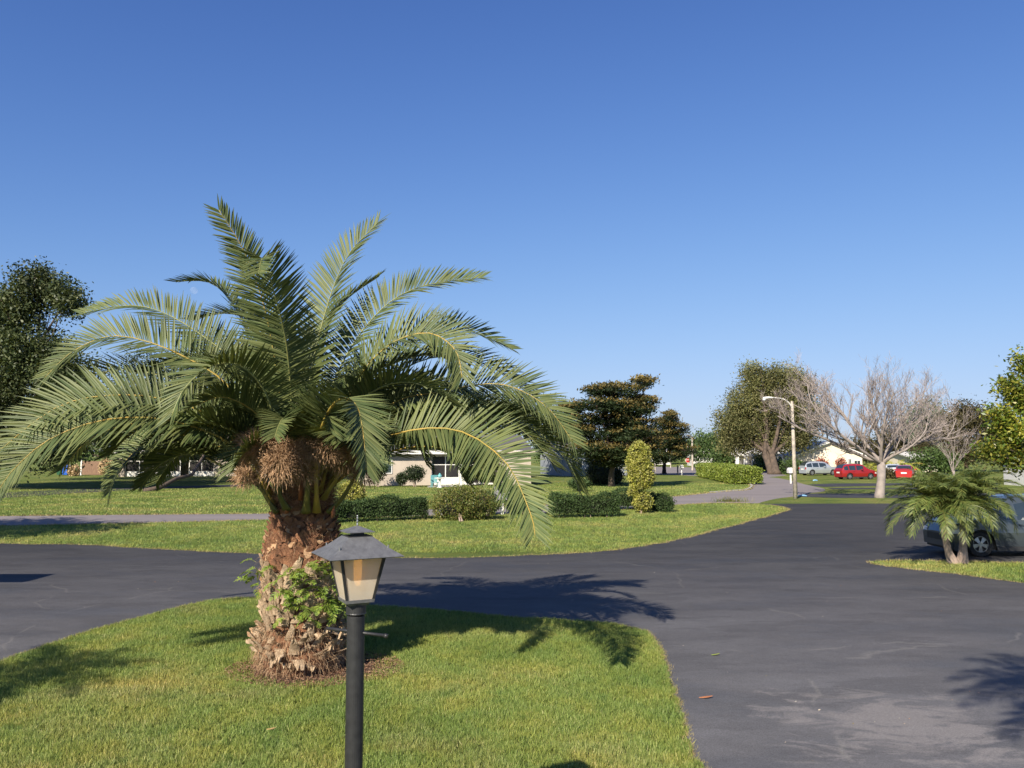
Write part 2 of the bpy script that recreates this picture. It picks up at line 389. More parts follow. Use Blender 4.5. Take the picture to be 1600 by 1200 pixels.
# ---------------------------------------------------------------- ground, roads, drives
mb = MB(); R = 3000
mb.face([(-R, -R, 0), (R, -R, 0), (R, R, 0), (-R, R, 0)])
tag(mb.build('lawn_ground', M['ground']), kind='structure')
def gp(l): return [tuple(G(*p)[:2]) for p in l]
def smooth_line(pts, n=6):
    pts = [Vector((p[0], p[1])) for p in pts]; out = []
    for i in range(len(pts) - 1):
        p0 = pts[max(i - 1, 0)]; p1 = pts[i]; p2 = pts[i + 1]; p3 = pts[min(i + 2, len(pts) - 1)]
        for k in range(n):
            t = k / n
            out.append(tuple(.5 * ((2 * p1) + (p2 - p0) * t + (2 * p0 - 5 * p1 + 4 * p2 - p3) * t * t + (3 * p1 - p0 - 3 * p2 + p3) * t ** 3)))
    out.append(tuple(pts[-1])); return out
upper = smooth_line(gp([(-260, 838), (0, 849), (120, 851), (250, 858), (400, 866), (560, 871), (700, 872), (850, 867), (950, 860), (1030, 849), (1100, 834), (1170, 815), (1222, 800), (1231, 796), (1218, 791), (1180, 787.5)]), 6)
lower = smooth_line([(1.7, -6), (1.68, 3)] + gp([(1094, 1200), (1076, 1140), (1060, 1095), (1043, 1045), (1030, 1012), (1018, 992), (1000, 984), (950, 974), (870, 968), (800, 965), (700, 955), (600, 948), (500, 940), (400, 935), (350, 937), (300, 945), (220, 965), (130, 990), (0, 1035), (-160, 1095), (-330, 1165)]), 6)
strip = smooth_line(gp([(1900, 925), (1750, 920), (1600, 911), (1500, 898), (1420, 889), (1358, 881), (1372, 877), (1420, 876), (1600, 880), (1750, 882), (1900, 884)]), 4)
def rough(line, amp, step, keep=None):
    L = np.array([(p[0], p[1]) for p in line]); seg = np.linalg.norm(np.diff(L, axis=0), axis=1); c = np.concatenate([[0], np.cumsum(seg)]); n = int(c[-1] / step)
    q = np.linspace(0, c[-1], n); X = np.interp(q, c, L[:, 0]); Y = np.interp(q, c, L[:, 1]); T = unit(np.gradient(np.stack([X, Y], 1), axis=0))
    o = rng.normal(0, 1, n); o = (o + np.roll(o, 1) * .8 + np.roll(o, 2) * .5) * amp * .55 + np.sin(q * 1.3) * amp * .6 + np.sin(q * .37 + 1) * amp * .8; o[0] = o[-1] = 0
    return [(float(x - t[1] * k), float(y + t[0] * k)) for x, y, t, k in zip(X, Y, T, o)]
upper = rough(upper, .05, .12); lower = rough(lower, .018, .045); strip = rough(strip, .03, .07)
far_edge = gp([(1300, 787), (1480, 787), (1750, 788)])
drive_poly = upper + far_edge + [(60, 35), (60, -6)] + lower + [(-14, -1), (-34, 6), (-34, 27)]
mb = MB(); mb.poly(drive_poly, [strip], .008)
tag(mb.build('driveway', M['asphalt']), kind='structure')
st_low = smooth_line(gp([(-330, 827), (0, 822), (200, 818), (425, 812.5), (560, 809), (700, 806), (850, 802), (1000, 795), (1051, 790), (1122, 786), (1180, 786.5), (1192, 784), (1215, 779), (1250, 774.5), (1262, 771), (1286, 768), (1288, 764), (1272, 760), (1256, 756.5), (1240, 752), (1215, 747), (1190, 745)]), 5)
st_up = smooth_line(gp([(1162, 745.5), (1164, 750), (1170, 756), (1174.5, 760), (1166, 765.5), (1140, 767.5), (1110, 770), (1051, 776), (950, 783), (850, 789), (700, 795), (560, 799), (425, 802.5), (200, 804.5), (0, 806.5), (-330, 809)]), 5)
mb = MB(); mb.poly(st_low + st_up, [], .004)
mb.poly(gp([(930, 735), (1041, 741.5), (1090, 743.8), (1160, 747), (1195, 746), (1230, 743), (1200, 735), (1089, 730.5), (1041, 729.5), (930, 728)]), [], .0025)
tag(mb.build('street', M['street']), kind='structure')
mb = MB()
mb.poly(smooth_line(gp([(1252, 775), (1257, 771.8), (1300, 771.5), (1500, 771), (1700, 771)]), 3) + gp([(1700, 778), (1480, 778.6), (1300, 778), (1252, 776.5)]), [], .012)
mb.poly(gp([(1262, 757.5), (1300, 755.6), (1420, 755.2), (1560, 755), (1560, 758.5), (1400, 758.6), (1287, 761)]), [], .012)
mb.poly(gp([(1294, 762.6), (1420, 762.2), (1560, 762), (1560, 764.4), (1300, 764.6)]), [], .012)
mb.poly(gp([(-160, 790), (40, 776), (130, 770), (225, 764.5), (380, 760), (380, 757), (225, 761.5), (130, 764), (40, 768), (-160, 776)]), [], .012)
tag(mb.build('neighbour_driveway', M['drive_far']), kind='structure')
# pale concrete kerb of the far lawn spit
mb = MB()
kp = [Vector((p[0], p[1], 0)) for p in smooth_line(gp([(1110, 769.8), (1140, 767.3), (1166, 765.2), (1174.8, 760), (1170, 755.5), (1164, 750)]), 5)]
for a, b2 in zip(kp[:-1], kp[1:]):
    d = (b2 - a).normalized(); n = Vector((-d.y, d.x, 0)) * .09
    mb.hexa([a - n, b2 - n, b2 + n, a + n, a - n * .8 + Vector((0, 0, .07)), b2 - n * .8 + Vector((0, 0, .07)), b2 + n * .8 + Vector((0, 0, .07)), a + n * .8 + Vector((0, 0, .07))])
tag(mb.build('kerb', M['concrete2']), kind='structure')

PALM = Vector((-2.84, 11.35, 0))
def blades(n, poly, bbox, hgt, wid, exclude=None, falloff=None, tuft=0, tsig=.02):
    if tuft:
        m = n // tuft; cx = rng.uniform(bbox[0], bbox[1], m); cy = rng.uniform(bbox[2], bbox[3], m); hs_ = rng.uniform(.55, 1.35, m)
        X = np.repeat(cx, tuft) + rng.normal(0, tsig, m * tuft); Y = np.repeat(cy, tuft) + rng.normal(0, tsig, m * tuft); hs = np.repeat(hs_, tuft)
    else: X = rng.uniform(bbox[0], bbox[1], n); Y = rng.uniform(bbox[2], bbox[3], n); hs = np.ones(n)
    k = inpoly(X, Y, poly)
    k &= np.abs(X) < Y * .66 + .8
    n = len(X)
    if falloff is not None: k &= rng.random(n) < falloff(Y)
    if exclude is not None: k &= ~exclude(X, Y)
    X, Y, hs = X[k], Y[k], hs[k]; n = len(X)
    a = rng.uniform(0, 6.283, n); l = rng.uniform(0, 6.283, n); t = rng.beta(2, 2.2, n) * 1.0
    h = hgt * hs * rng.uniform(.5, 1.25, n); w = wid * rng.uniform(.6, 1.3, n)
    e = np.stack([np.cos(a), np.sin(a), 0 * a], 1) * (w / 2)[:, None]
    B = np.stack([X, Y, 0 * X], 1)
    T = B + np.stack([np.cos(l) * np.sin(t) * h, np.sin(l) * np.sin(t) * h, np.cos(t) * h], 1)
    return np.stack([B - e, B + e, T + e * .25, T - e * .25], 1).reshape(-1, 3)
isl = lower + [(-14, -1), (1.7, -6)]
def mulch_ex(X, Y):
    r = np.hypot((X - PALM.x - .22) / 1.0, (Y - PALM.y + .05) / .8) + .12 * np.sin(X * 5) * np.sin(Y * 6)
    return rng.random(len(X)) < np.clip((1.2 - r) * 2.2, 0, 1)
Vg = blades(1500000, isl, (-10, 3, 7.0, 16.6), .048, .0062, mulch_ex, lambda y: np.clip(1.25 - y / 22, .35, 1), 14, .017)
tag(fmesh('near_lawn_grass', Vg, 4, M['blade']), 'short green lawn grass growing on the near island round the palm', 'grass', kind='stuff')
midl = upper[6:] + st_low[::-1]
mid_poly = gp([(-330, 827)]) + st_low[:44] + gp([(1180, 787)]) + upper[::-1]
st_low_part = [p for p in st_low if p[0] < G(1180, 787).x]
mid_poly = st_low_part + upper[::-1]
Vg = blades(620000, mid_poly, (-22, 16, 24, 46), .065, .012, None, lambda y: np.clip(1.35 - y / 50, .3, 1), 12, .04)
Vs = blades(60000, strip, (8, 22, 18, 24), .055, .010)
tag(fmesh('middle_lawn_grass', np.concatenate([Vg, Vs]), 4, M['blade']), 'mown lawn grass between the dark driveway and the street', 'grass', kind='stuff')
up2 = st_up[:-1]
far_poly = up2 + gp([(-330, 768), (300, 764), (600, 762), (800, 758), (1040, 744), (1100, 746)])
Vg = blades(260000, far_poly, (-45, 24, 36, 76), .07, .03, None, lambda y: np.clip(1.5 - y / 70, .3, 1))
tag(fmesh('far_lawn_grass', Vg, 4, M['blade']), 'sunlit lawn grass beyond the street in front of the houses', 'grass', kind='stuff')
# dry thatch along the cut edges
def edge_tufts(line, n, spread, h, w):
    L = np.array([(p[0], p[1]) for p in line]); seg = np.linalg.norm(np.diff(L, axis=0), axis=1); c = np.concatenate([[0], np.cumsum(seg)])
    s = rng.uniform(0, c[-1], n); X = np.interp(s, c, L[:, 0]); Y = np.interp(s, c, L[:, 1])
    ph = .5 + .5 * np.sin(s * 2.1) * np.sin(s * .83 + 1); keep = rng.random(n) < .45 + .55 * ph; X, Y = X[keep], Y[keep]; n = len(X)
    X = X + rng.normal(0, spread, n); Y = Y + rng.normal(0, spread, n)
    a = rng.uniform(0, 6.283, n); l = rng.uniform(0, 6.283, n); t = rng.uniform(.5, 1.5, n); hh = h * rng.uniform(.4, 1.2, n)
    e = np.stack([np.cos(a), np.sin(a), 0 * a], 1) * w / 2; B = np.stack([X, Y, 0 * X + .006], 1)
    T = B + np.stack([np.cos(l) * np.sin(t) * hh, np.sin(l) * np.sin(t) * hh, np.cos(t) * hh + .003], 1)
    return np.stack([B - e, B + e, T + e * .3, T - e * .3], 1).reshape(-1, 3)
low_vis = [p for p in lower if p[1] > 7]
Vt = np.concatenate([edge_tufts(low_vis, 15000, .03, .035, .005), edge_tufts(upper, 12000, .06, .06, .010), edge_tufts(strip, 4500, .05, .06, .012),
                     edge_tufts(st_low_part, 9000, .08, .08, .02), edge_tufts(st_up, 9000, .12, .1, .04)])
tag(fmesh('dry_edge_grass', Vt, 4, M['thatch']), 'brown dry grass fringe along the cut lawn edges', 'grass', kind='stuff')

def leafq(C, D, Pp, L, Wd):
    """rhomb leaves: centres, directions, perpendiculars, length, width"""
    L = np.asarray(L).reshape(-1, 1); Wd = np.asarray(Wd).reshape(-1, 1)
    return np.stack([C - D * L / 2, C + Pp * Wd / 2, C + D * L / 2, C - Pp * Wd / 2], 1).reshape(-1, 3)
def rand_leaves(C, size, aspect=.5, up=0.0):
    n = len(C); D = unit(rng.normal(size=(n, 3)) + np.array([0, 0, 0])); Q = rng.normal(size=(n, 3)); Nn = unit(np.cross(D, Q))
    if up:
        Nn = unit(Nn + np.array([0, 0, up])); D = unit(D - Nn * (D * Nn).sum(1, keepdims=True)); Nn = unit(np.cross(D, np.cross(Nn, D)))
        Pp = unit(np.cross(Nn, D))
    else: Pp = Nn
    s = size * rng.uniform(.6, 1.35, n)
    return leafq(C, D, Pp, s, s * aspect)
def blob_points(blobs, n_cl, per, sig, shell=.62, flat=1.0, minz=None):
    """leaf cluster centres near the surface of the blobs, leaves gathered round them"""
    vol = np.array([b[3] * b[4] * b[5] for b in blobs]) ** .67; vol /= vol.sum()
    out = []
    for b, w in zip(blobs, vol):
        k = max(3, int(n_cl * w)); u = unit(rng.normal(size=(k, 3))); r = (shell + (1 - shell) * rng.random(k) ** .7) * (1 + rng.normal(0, .07, k))
        c = np.array(b[:3]) + u * r[:, None] * np.array(b[3:6])
        if minz is not None: c = c[c[:, 2] > minz]
        q = np.repeat(c, per, 0); q = q + rng.normal(size=q.shape) * sig * np.array([1, 1, flat]); out.append(q)
    return np.concatenate(out)
def spl(pts, n):
    pts = np.array([tuple(p) for p in pts], float); m = len(pts)
    t = np.linspace(0, m - 1, n); i = np.minimum(t.astype(int), m - 2); f = (t - i)[:, None]
    g = lambda k: pts[np.clip(k, 0, m - 1)]
    p0, p1, p2, p3 = g(i - 1), g(i), g(i + 1), g(i + 2)
    return .5 * (2 * p1 + (p2 - p0) * f + (2 * p0 - 5 * p1 + 4 * p2 - p3) * f ** 2 + (3 * p1 - p0 - 3 * p2 + p3) * f ** 3)

# mulch ring under the palm
mb = MB()
ring = []
for i in range(60):
    a = 2 * math.pi * i / 60; r = 1 + .10 * math.sin(3 * a + 1) + .06 * math.sin(7 * a)
    ring.append((PALM.x + .22 + .92 * r * math.cos(a), PALM.y - .05 + .74 * r * math.sin(a)))
mb.poly(ring, [], .006)
tag(mb.build('mulch_bed', M['mulch']), kind='structure')
n = 9000; rr = np.sqrt(rng.random(n)) * 1.2; aa = rng.uniform(0, 6.283, n)
C = np.stack([PALM.x + .22 + rr * .98 * np.cos(aa), PALM.y - .05 + rr * .78 * np.sin(aa), .012 + .03 * rng.random(n)], 1)
tag(fmesh('bark_mulch', rand_leaves(C, .035, .35, 1.6), 4, M['chips']), 'reddish brown bark mulch scattered round the palm base', 'mulch', kind='stuff')
# specks and fallen leaves on the asphalt
pts = []
for i in range(150):
    px = random.uniform(20, 1560); py = random.uniform(872, 1195); g = G(px, py)
    if inpoly(np.array([g.x]), np.array([g.y]), drive_poly)[0] and not inpoly(np.array([g.x]), np.array([g.y]), strip)[0]: pts.append((g.x, g.y, .014))
M['speck'] = leafmat('fallen_leaf', [(.42, .36, .26), (.55, .5, .42), (.35, .15, .05), (.2, .2, .08)], .1, .7, .3, 4, .2)
tag(fmesh('leaf_litter', rand_leaves(np.array(pts), .03, .5, 2.5), 4, M['speck']), 'small pale specks and dead leaves strewn over the driveway', 'leaf litter', kind='stuff')
def fallen(name, label, g, L, col, m):
    mb = MB(); k = 7
    for i in range(k):
        a = i / k; b_ = (i + 1) / k
        wa = math.sin(math.pi * min(1, a * .95 + .03)) * L * .22; wb = math.sin(math.pi * min(1, b_ * .95 + .03)) * L * .22
        mb.face([(g.x + (a - .5) * L, g.y - wa, .013 + .02 * a), (g.x + (b_ - .5) * L, g.y - wb, .013 + .02 * b_), (g.x + (b_ - .5) * L, g.y, .02 + .02 * b_), (g.x + (a - .5) * L, g.y, .02 + .02 * a)])
        mb.face([(g.x + (a - .5) * L, g.y, .02 + .02 * a), (g.x + (b_ - .5) * L, g.y, .02 + .02 * b_), (g.x + (b_ - .5) * L, g.y + wb, .013 + .02 * b_), (g.x + (a - .5) * L, g.y + wa, .013 + .02 * a)])
    tag(mb.build(name, m, None, (g.x, g.y, .01)), label, 'leaf')
fallen('fallen_leaf', 'orange brown dead leaf lying on the dark driveway', G(1103, 1092), .16, None, mat('dead_leaf', (.38, .15, .06), (.25, .1, .05), 20, .7))
fallen('fallen_leaf', 'small green leaf lying on the driveway near its lawn edge', G(1118, 1025), .12, None, mat('green_fallen_leaf', (.14, .2, .03), (.2, .2, .05), 20, .7))
fallen('fallen_leaf', 'light brown dead leaf lying on the near lawn below the palm', G(424, 1142), .10, None, mat('tan_leaf', (.45, .24, .12), (.35, .2, .1), 20, .7))

# ---------------------------------------------------------------- date palm
PY = 11.35
def frond_geo(pts, npair, L, width=.024, u0=.2, vang=28, roll=0, droop=.06, A0=68, A1=28, nst=90, spines=True, jit=1.0, tipL=.42):
    """returns leaflets verts, faces, stem line"""
    S = spl(pts, nst); seg = np.linalg.norm(np.diff(S, axis=0), axis=1); cum = np.concatenate([[0], np.cumsum(seg)]); tot = cum[-1]; cum /= tot
    T = unit(np.gradient(S, axis=0))
    hd = S[-1] - S[0]; hd[2] = 0
    if np.linalg.norm(hd) < .05: hd = np.array([1, 0.2, 0])
    s0 = np.cross(unit(hd), [0, 0, 1.])
    def at(u, arr): return np.stack([np.interp(u, cum, arr[:, i]) for i in range(3)], 1)
    u = np.repeat(u0 + (1 - u0) * (np.arange(npair) + .5) / npair, 2); sg = np.tile([1., -1.], npair)
    u = np.clip(u + rng.normal(0, .3 / npair, len(u)) * jit, u0, .999)
    p = at(u, S); t = unit(at(u, T)); s = unit(s0 - t * (t * s0).sum(1, keepdims=True)); nn = np.cross(s, t)
    ro = math.radians(roll); s, nn = s * math.cos(ro) + nn * math.sin(ro), nn * math.cos(ro) - s * math.sin(ro)
    uu = (u - u0) / (1 - u0)
    A = np.radians(A0 + (A1 - A0) * uu ** 1.3 + rng.normal(0, 4 * jit, len(u)))
    V = np.radians(vang + rng.normal(0, 9 * jit, len(u)))
    sd = s * (sg * np.cos(V))[:, None] + nn * np.sin(V)[:, None]
    d = unit(t * np.cos(A)[:, None] + sd * np.sin(A)[:, None])
    prof = np.minimum(1, .35 + uu * 2.6) * (1 - (1 - tipL) * np.clip((uu - .45) / .55, 0, 1) ** 1.5)
    ln = L * prof * rng.uniform(.9, 1.06, len(u)); w = width * (.45 + .55 * np.minimum(1, uu * 4)) * (1 - .35 * uu)
    wv = unit(t - d * (t * d).sum(1, keepdims=True)); fn = np.cross(d, wv)
    tw = rng.normal(0, .25 * jit, len(u))[:, None]; wv = unit(wv + fn * tw); fn = np.cross(d, wv)
    st = np.array([0, .3, .7, 1.]); ww = np.array([.45, 1, .72, .06]); rows = []
    dr = droop * rng.uniform(.4, 1.8, len(u))
    for q, wq in zip(st, ww):
        c = p + d * (ln * q)[:, None]; c[:, 2] -= dr * ln * q * q * 1.5
        h = (w * wq / 2)[:, None]
        rows += [c - wv * h + fn * h * .45, c, c + wv * h + fn * h * .45]
    Vv = np.stack(rows, 1)          # (n,12,3)
    n = len(u); base = (np.arange(n) * 12)[:, None]; F = []
    for k in range(3):
        for j in range(2):
            F.append(base + np.array([k * 3 + j, k * 3 + j + 1, (k + 1) * 3 + j + 1, (k + 1) * 3 + j])[None])
    return Vv.reshape(-1, 3), np.stack(F, 1).reshape(-1, 4), S, cum, T
palm = thing('date_palm', 'big date palm with a thick stubby trunk on the near lawn', 'palm tree', PALM)
# trunk core
def trunk_r(z):
    zs = [0, .12, .3, .5, .9, 1.3, 1.55, 1.75, 2.0, 2.2, 2.35]; rs = [.52, .56, .60, .54, .53, .54, .52, .48, .42, .36, .28]
    return float(np.interp(z, zs, rs))
tm = MB(); tm.lathe(PALM.x, PALM.y, [(trunk_r(z) - .07, z) for z in np.linspace(-.05, 2.38, 24)], 28)
trunk = tm.build('trunk', M['boot'], palm, smooth=True)
bm_b, bm_p, bm_c = MB(), MB(), MB()
k = 0; z = .10
GA = math.radians(137.5)
NB = 420
for k in range(NB):
    z = .12 + 2.12 * (k + .5) / NB; a = k * GA + random.uniform(-.1, .1); r = trunk_r(z) - .075
    er = Vector((math.cos(a), math.sin(a), 0)); et = Vector((-er.y, er.x, 0)); up = Vector((0, 0, 1))
    c = Vector((PALM.x, PALM.y, z)) + er * r
    low = z < .62; mid = z < 1.32
    w = random.uniform(.13, .20) * (1 if not low else .8) * (1.0 if mid else 1.3); h = random.uniform(.12, .19) * (.85 if not mid else 1.15)
    skew = random.uniform(-.05, .05) + (.07 if mid else 0)
    out = random.uniform(.045, .075) if not low else random.uniform(.04, .20)
    th = .035
    if low and random.random() < .5: tip_z = random.uniform(-.10, .06)
    else: tip_z = h
    tgt = bm_b if not mid else bm_p
    # curved plate of 4x3 grid, with thickness
    nu, nv = 5, 4; top = []; bot = []
    for iv in range(nv):
        v = iv / (nv - 1)
        for iu in range(nu):
            uq = iu / (nu - 1) - .5
            wd = w * (1.0 - .45 * v * v) * (1 - .15 * random.random() * v)
            prof = math.cos(uq * 2.6) * .025
            pos = c + et * (uq * wd + skew * v) + up * (tip_z * v - .02 * (1 - abs(uq) * 2) * v * (-1)) + er * (prof + .012 + out * v ** 1.5)
            if v > .9: pos += up * random.uniform(-.025, .025) * (1.6 if low else 1)
            top.append(pos); bot.append(pos - er * (th * (.4 + .6 * v)) - up * .012 * v)
    b0 = len(tgt.v); tgt.v += [tuple(p) for p in top] + [tuple(p) for p in bot]; N = nu * nv
    for iv in range(nv - 1):
        for iu in range(nu - 1):
            q = [iv * nu + iu, iv * nu + iu + 1, (iv + 1) * nu + iu + 1, (iv + 1) * nu + iu]
            tgt.f.append(tuple(b0 + i for i in q)); tgt.m.append(0)
            tgt.f.append(tuple(b0 + N + i for i in reversed(q))); tgt.m.append(0)
    for iv in range(nv - 1):
        for iu in (0, nu - 1):
            a0 = iv * nu + iu; a1 = (iv + 1) * nu + iu
            tgt.f.append((b0 + a0, b0 + a1, b0 + N + a1, b0 + N + a0)); tgt.m.append(0)
    cutm = 1 if (z > 1.55 and random.random() < .55) or (mid and random.random() < .25) else 0
    for iu in range(nu - 1):
        a0 = (nv - 1) * nu + iu
        tgt.f.append((b0 + a0, b0 + a0 + 1, b0 + N + a0 + 1, b0 + N + a0)); tgt.m.append(cutm)
    if z > 1.45 and random.random() < .26:      # freshly cut petiole faces under the crown
        c2 = c + up * (h * .55) + er * (out + .015); pts = []
        rx, rz = random.uniform(.04, .075), random.uniform(.04, .085)
        for i in range(9):
            w_ = 2 * math.pi * i / 9
            q_ = random.uniform(.7, 1.2); pts.append(c2 + et * (math.cos(w_) * rx * q_) + up * (math.sin(w_) * rz * q_) + er * (-math.sin(w_) * .03 - .02))
        bm_c = MB(); bm_c.face(pts)
        for i in range(9):
            p, q = pts[i], pts[(i + 1) % 9]
            bm_c.face([p, p - er * .07, q - er * .07, q])
        bm_c.build('cut_petiole_end', M['cut'], palm)
bm_b.build('leaf_base', [M['boot'], M['cut']], palm).name = 'brown_leaf_bases'
bm_p.build('leaf_base', [M['boot_pale'], M['cut']], palm).name = 'pale_leaf_bases'
# shredded fibre between the bases
def strands(P0, D0, L, w, grav, nseg=4, curl=.25):
    n = len(P0); rows = []; p = P0.copy(); d = unit(D0); side = unit(np.cross(d, rng.normal(size=(n, 3))))
    for k in range(nseg + 1):
        h = (w * (1 - .75 * k / nseg)); h = np.asarray(h).reshape(-1, 1) / 2
        rows.append(p - side * h); rows.append(p + side * h)
        p = p + d * (np.asarray(L).reshape(-1, 1) / nseg); d = unit(d + rng.normal(0, curl, (n, 3)) * .35 - np.array([0, 0, grav / nseg]))
    V = np.stack(rows, 1); base = (np.arange(n) * (2 * nseg + 2))[:, None]
    F = np.stack([base + np.array([2 * k, 2 * k + 1, 2 * k + 3, 2 * k + 2]) for k in range(nseg)], 1)
    return V.reshape(-1, 3), F.reshape(-1, 4)
n = 3400; aa = rng.uniform(0, 6.283, n); zz = np.where(rng.random(n) < .75, rng.uniform(.02, .62, n), rng.uniform(.6, 2.1, n)); rr = np.array([trunk_r(z_) for z_ in zz]) + .0
E = np.stack([np.cos(aa), np.sin(aa), 0 * aa], 1); P0 = np.array(PALM) + E * (rr[:, None] - .03) + np.stack([0 * aa, 0 * aa, zz], 1)
D0 = E + rng.normal(0, .6, (n, 3)) + np.array([0, 0, -.25])
Vv, F = strands(P0, D0, rng.uniform(.05, .20, n), .007, 2.2)
fmesh('trunk_fibre', Vv, 4, M['fibre'], palm, F=F)
# crown: fronds traced as arcs in space (px, py, depth offset from the trunk)
FR = [
 ([(448, 770, -.1), (440, 640, -.25), (418, 500, -.5), (385, 400, -.75), (342, 328, -1.0)], .42, 20, -58),
 ([(455, 760, -.2), (456, 640, -.45), (448, 540, -.9), (432, 470, -1.35), (412, 405, -1.9), (404, 428, -2.4)], .46, 30, -10),
 ([(470, 770, 0), (480, 620, .1), (505, 500, .2), (540, 405, .3), (590, 348, .35)], .50, 24, -38),
 ([(440, 760, 0), (420, 620, .1), (385, 510, .2), (335, 445, .3), (275, 440, .4)], .36, 30, 0),
 ([(480, 760, 0), (520, 600, .2), (580, 500, .3), (650, 450, .4), (752, 434, .5)], .44, 30, 18),
 ([(475, 750, .2), (500, 560, .6), (530, 480, .9), (592, 432, 1.2)], .40, 30, 10),
 ([(490, 750, 0), (560, 600, .5), (640, 535, .8), (720, 515, 1.0), (799, 545, 1.1)], .42, 30, 15),
 ([(500, 770, -.2), (545, 620, -.5), (600, 545, -.8), (665, 520, -1.0), (710, 545, -1.25), (722, 590, -1.4)], .50, 24, 30),
 ([(505, 770, -.1), (600, 640, -.2), (690, 612, -.3), (780, 600, -.4), (850, 632, -.5), (895, 690, -.6)], .50, 26, 22),
 ([(505, 780, -.3), (560, 705, -.6), (640, 673, -.9), (720, 674, -1.1), (790, 722, -1.7), (828, 800, -2.1), (836, 836, -2.3)], .50, 26, 30),
 ([(505, 770, .1), (600, 690, .3), (700, 650, .5), (800, 655, .6), (870, 700, .6), (906, 765, .6)], .48, 28, 10),
 ([(495, 800, -.45), (495, 700, -.95), (515, 640, -1.5), (540, 622, -1.9), (560, 640, -2.25), (570, 700, -2.45), (572, 735, -2.5)], .42, 22, 12),
 ([(440, 770, 0), (390, 600, .2), (310, 520, .3), (220, 478, .4), (125, 490, .45)], .42, 30, -14),
 ([(435, 770, 0), (370, 620, -.1), (290, 558, -.2), (190, 525, -.3), (120, 545, -.35), (70, 590, -.4)], .46, 26, -25),
 ([(430, 780, -.1), (360, 670, -.4), (260, 625, -.7), (170, 618, -.9), (90, 636, -1.1), (10, 695, -1.2), (-40, 745, -1.3)], .50, 26, -25),
 ([(430, 790, -.2), (370, 700, -.5), (270, 658, -.9), (170, 655, -1.2), (80, 685, -1.4), (20, 735, -1.5), (-10, 780, -1.55)], .50, 26, -30),
 ([(440, 770, -.3), (425, 640, -.8), (385, 577, -1.2), (335, 570, -1.6), (290, 605, -1.9), (268, 650, -2.0)], .42, 34, 0),
 ([(430, 790, .2), (360, 710, .3), (290, 680, .2), (225, 695, .1), (185, 735, 0), (172, 768, 0)], .40, 26, -15),
 ([(455, 760, .2), (450, 600, .7), (420, 520, 1.0), (360, 490, 1.3), (300, 500, 1.5)], .44, 30, 0),
 ([(430, 780, .3), (350, 650, .8), (260, 590, 1.1), (170, 580, 1.3), (80, 620, 1.4), (30, 680, 1.5)], .48, 26, -10),
 ([(500, 770, .3), (580, 620, .9), (670, 560, 1.3), (760, 570, 1.6), (840, 620, 1.8)], .46, 28, 8),
 ([(430, 785, .4), (340, 690, .9), (240, 660, 1.3), (150, 680, 1.6), (95, 735, 1.7)], .46, 28, -8),
 ([(500, 785, 0), (560, 718, .15), (630, 692, .25), (700, 708, .3), (748, 750, .3)], .40, 26, 10),
 ([(425, 785, .1), (370, 728, .2), (310, 708, .25), (255, 722, .25), (222, 758, .25)], .38, 26, -10),
 ([(480, 770, -.2), (540, 650, -.5), (610, 600, -.7), (680, 610, -.8), (735, 665, -.85)], .44, 26, 12),
 ([(505, 780, .4), (600, 670, 1.0), (700, 630, 1.4), (800, 660, 1.7), (870, 730, 1.9)], .46, 28, 8),
]
fr_sp = []
for pts, L, v, roll in FR:
    sgn_ = 1 if pts[-1][0] < 430 else -1
    fr_sp.append(([P(a, b, PY + c) for a, b, c in pts], L, v * .75, roll if abs(roll) < 13 or roll in (-58, -38) else sgn_ * (34 + abs(roll) * .5)))
for i in range(46):                     # the rest of the crown, behind and between
    az = i * GA * 1.0 + .4; el = math.radians(random.uniform(28, 84)); ln = random.uniform(2.5, 3.4); q = Vector((0, 0, 0)) + PALM + Vector((0, 0, 2.25))
    if math.sin(az) < -.3: el = math.radians(random.uniform(58, 78)); ln = random.uniform(1.8, 2.3)
    p = q + Vector((math.cos(az), math.sin(az), 0)) * .2; pl = [p]; e = el
    for s_ in range(6):
        p = p + Vector((math.cos(az) * math.cos(e), math.sin(az) * math.cos(e), math.sin(e))) * ln / 6; pl.append(p); e -= math.radians(random.uniform(15, 24)) * (.5 + .25 * s_)
    if (math.sin(az) < -.45 and i % 2) or pl[-1].z < 2.35: continue
    fr_sp.append((pl, random.uniform(.36, .46), 26, random.choice((-1, 1)) * random.uniform(5, 35)))
for fi, (pl, L, v, roll) in enumerate(fr_sp):
    Vv, F, S, cum, T = frond_geo(pl, 122, L * 1.26, .036, .22, v, roll, .05, 76, 34, jit=.6)
    fo = fmesh('frond', Vv, 4, M['palm'], palm, F=F)
    mb = MB(); idx = list(range(0, 90, 5)) + [89]
    mb.tube([S[i] for i in idx], [(.028 * (1 - cum[i]) ** 1.2 + .006 + (.03 if i < 5 else 0)) for i in idx], 6, 0, flat=.6)
    # spines on the petiole
    for k in range(26):
        u = random.uniform(.07, .27); i = int(np.searchsorted(cum, u)); p = Vector(S[i]); t = Vector(T[i]); sd = t.cross(Vector((0, 0, 1)))
        sd = sd.normalized() * random.choice((-1, 1)) if sd.length > .1 else Vector((1, 0, 0))
        d = (sd + t * random.uniform(.2, 1.1) + Vector((0, 0, random.uniform(-.3, .5)))).normalized(); l = random.uniform(.08, .24)
        mb.tube([p, p + d * l * .6, p + d * l], [.005, .004, .0008], 3, 0, cap=False)
    yl = M['rachis'] if fi in (7, 8, 9, 11, 13, 14, 15, 17) or fi % 7 == 0 else M['rachis_green']
    nsub = mb.build('rachis', yl, fo, smooth=True)
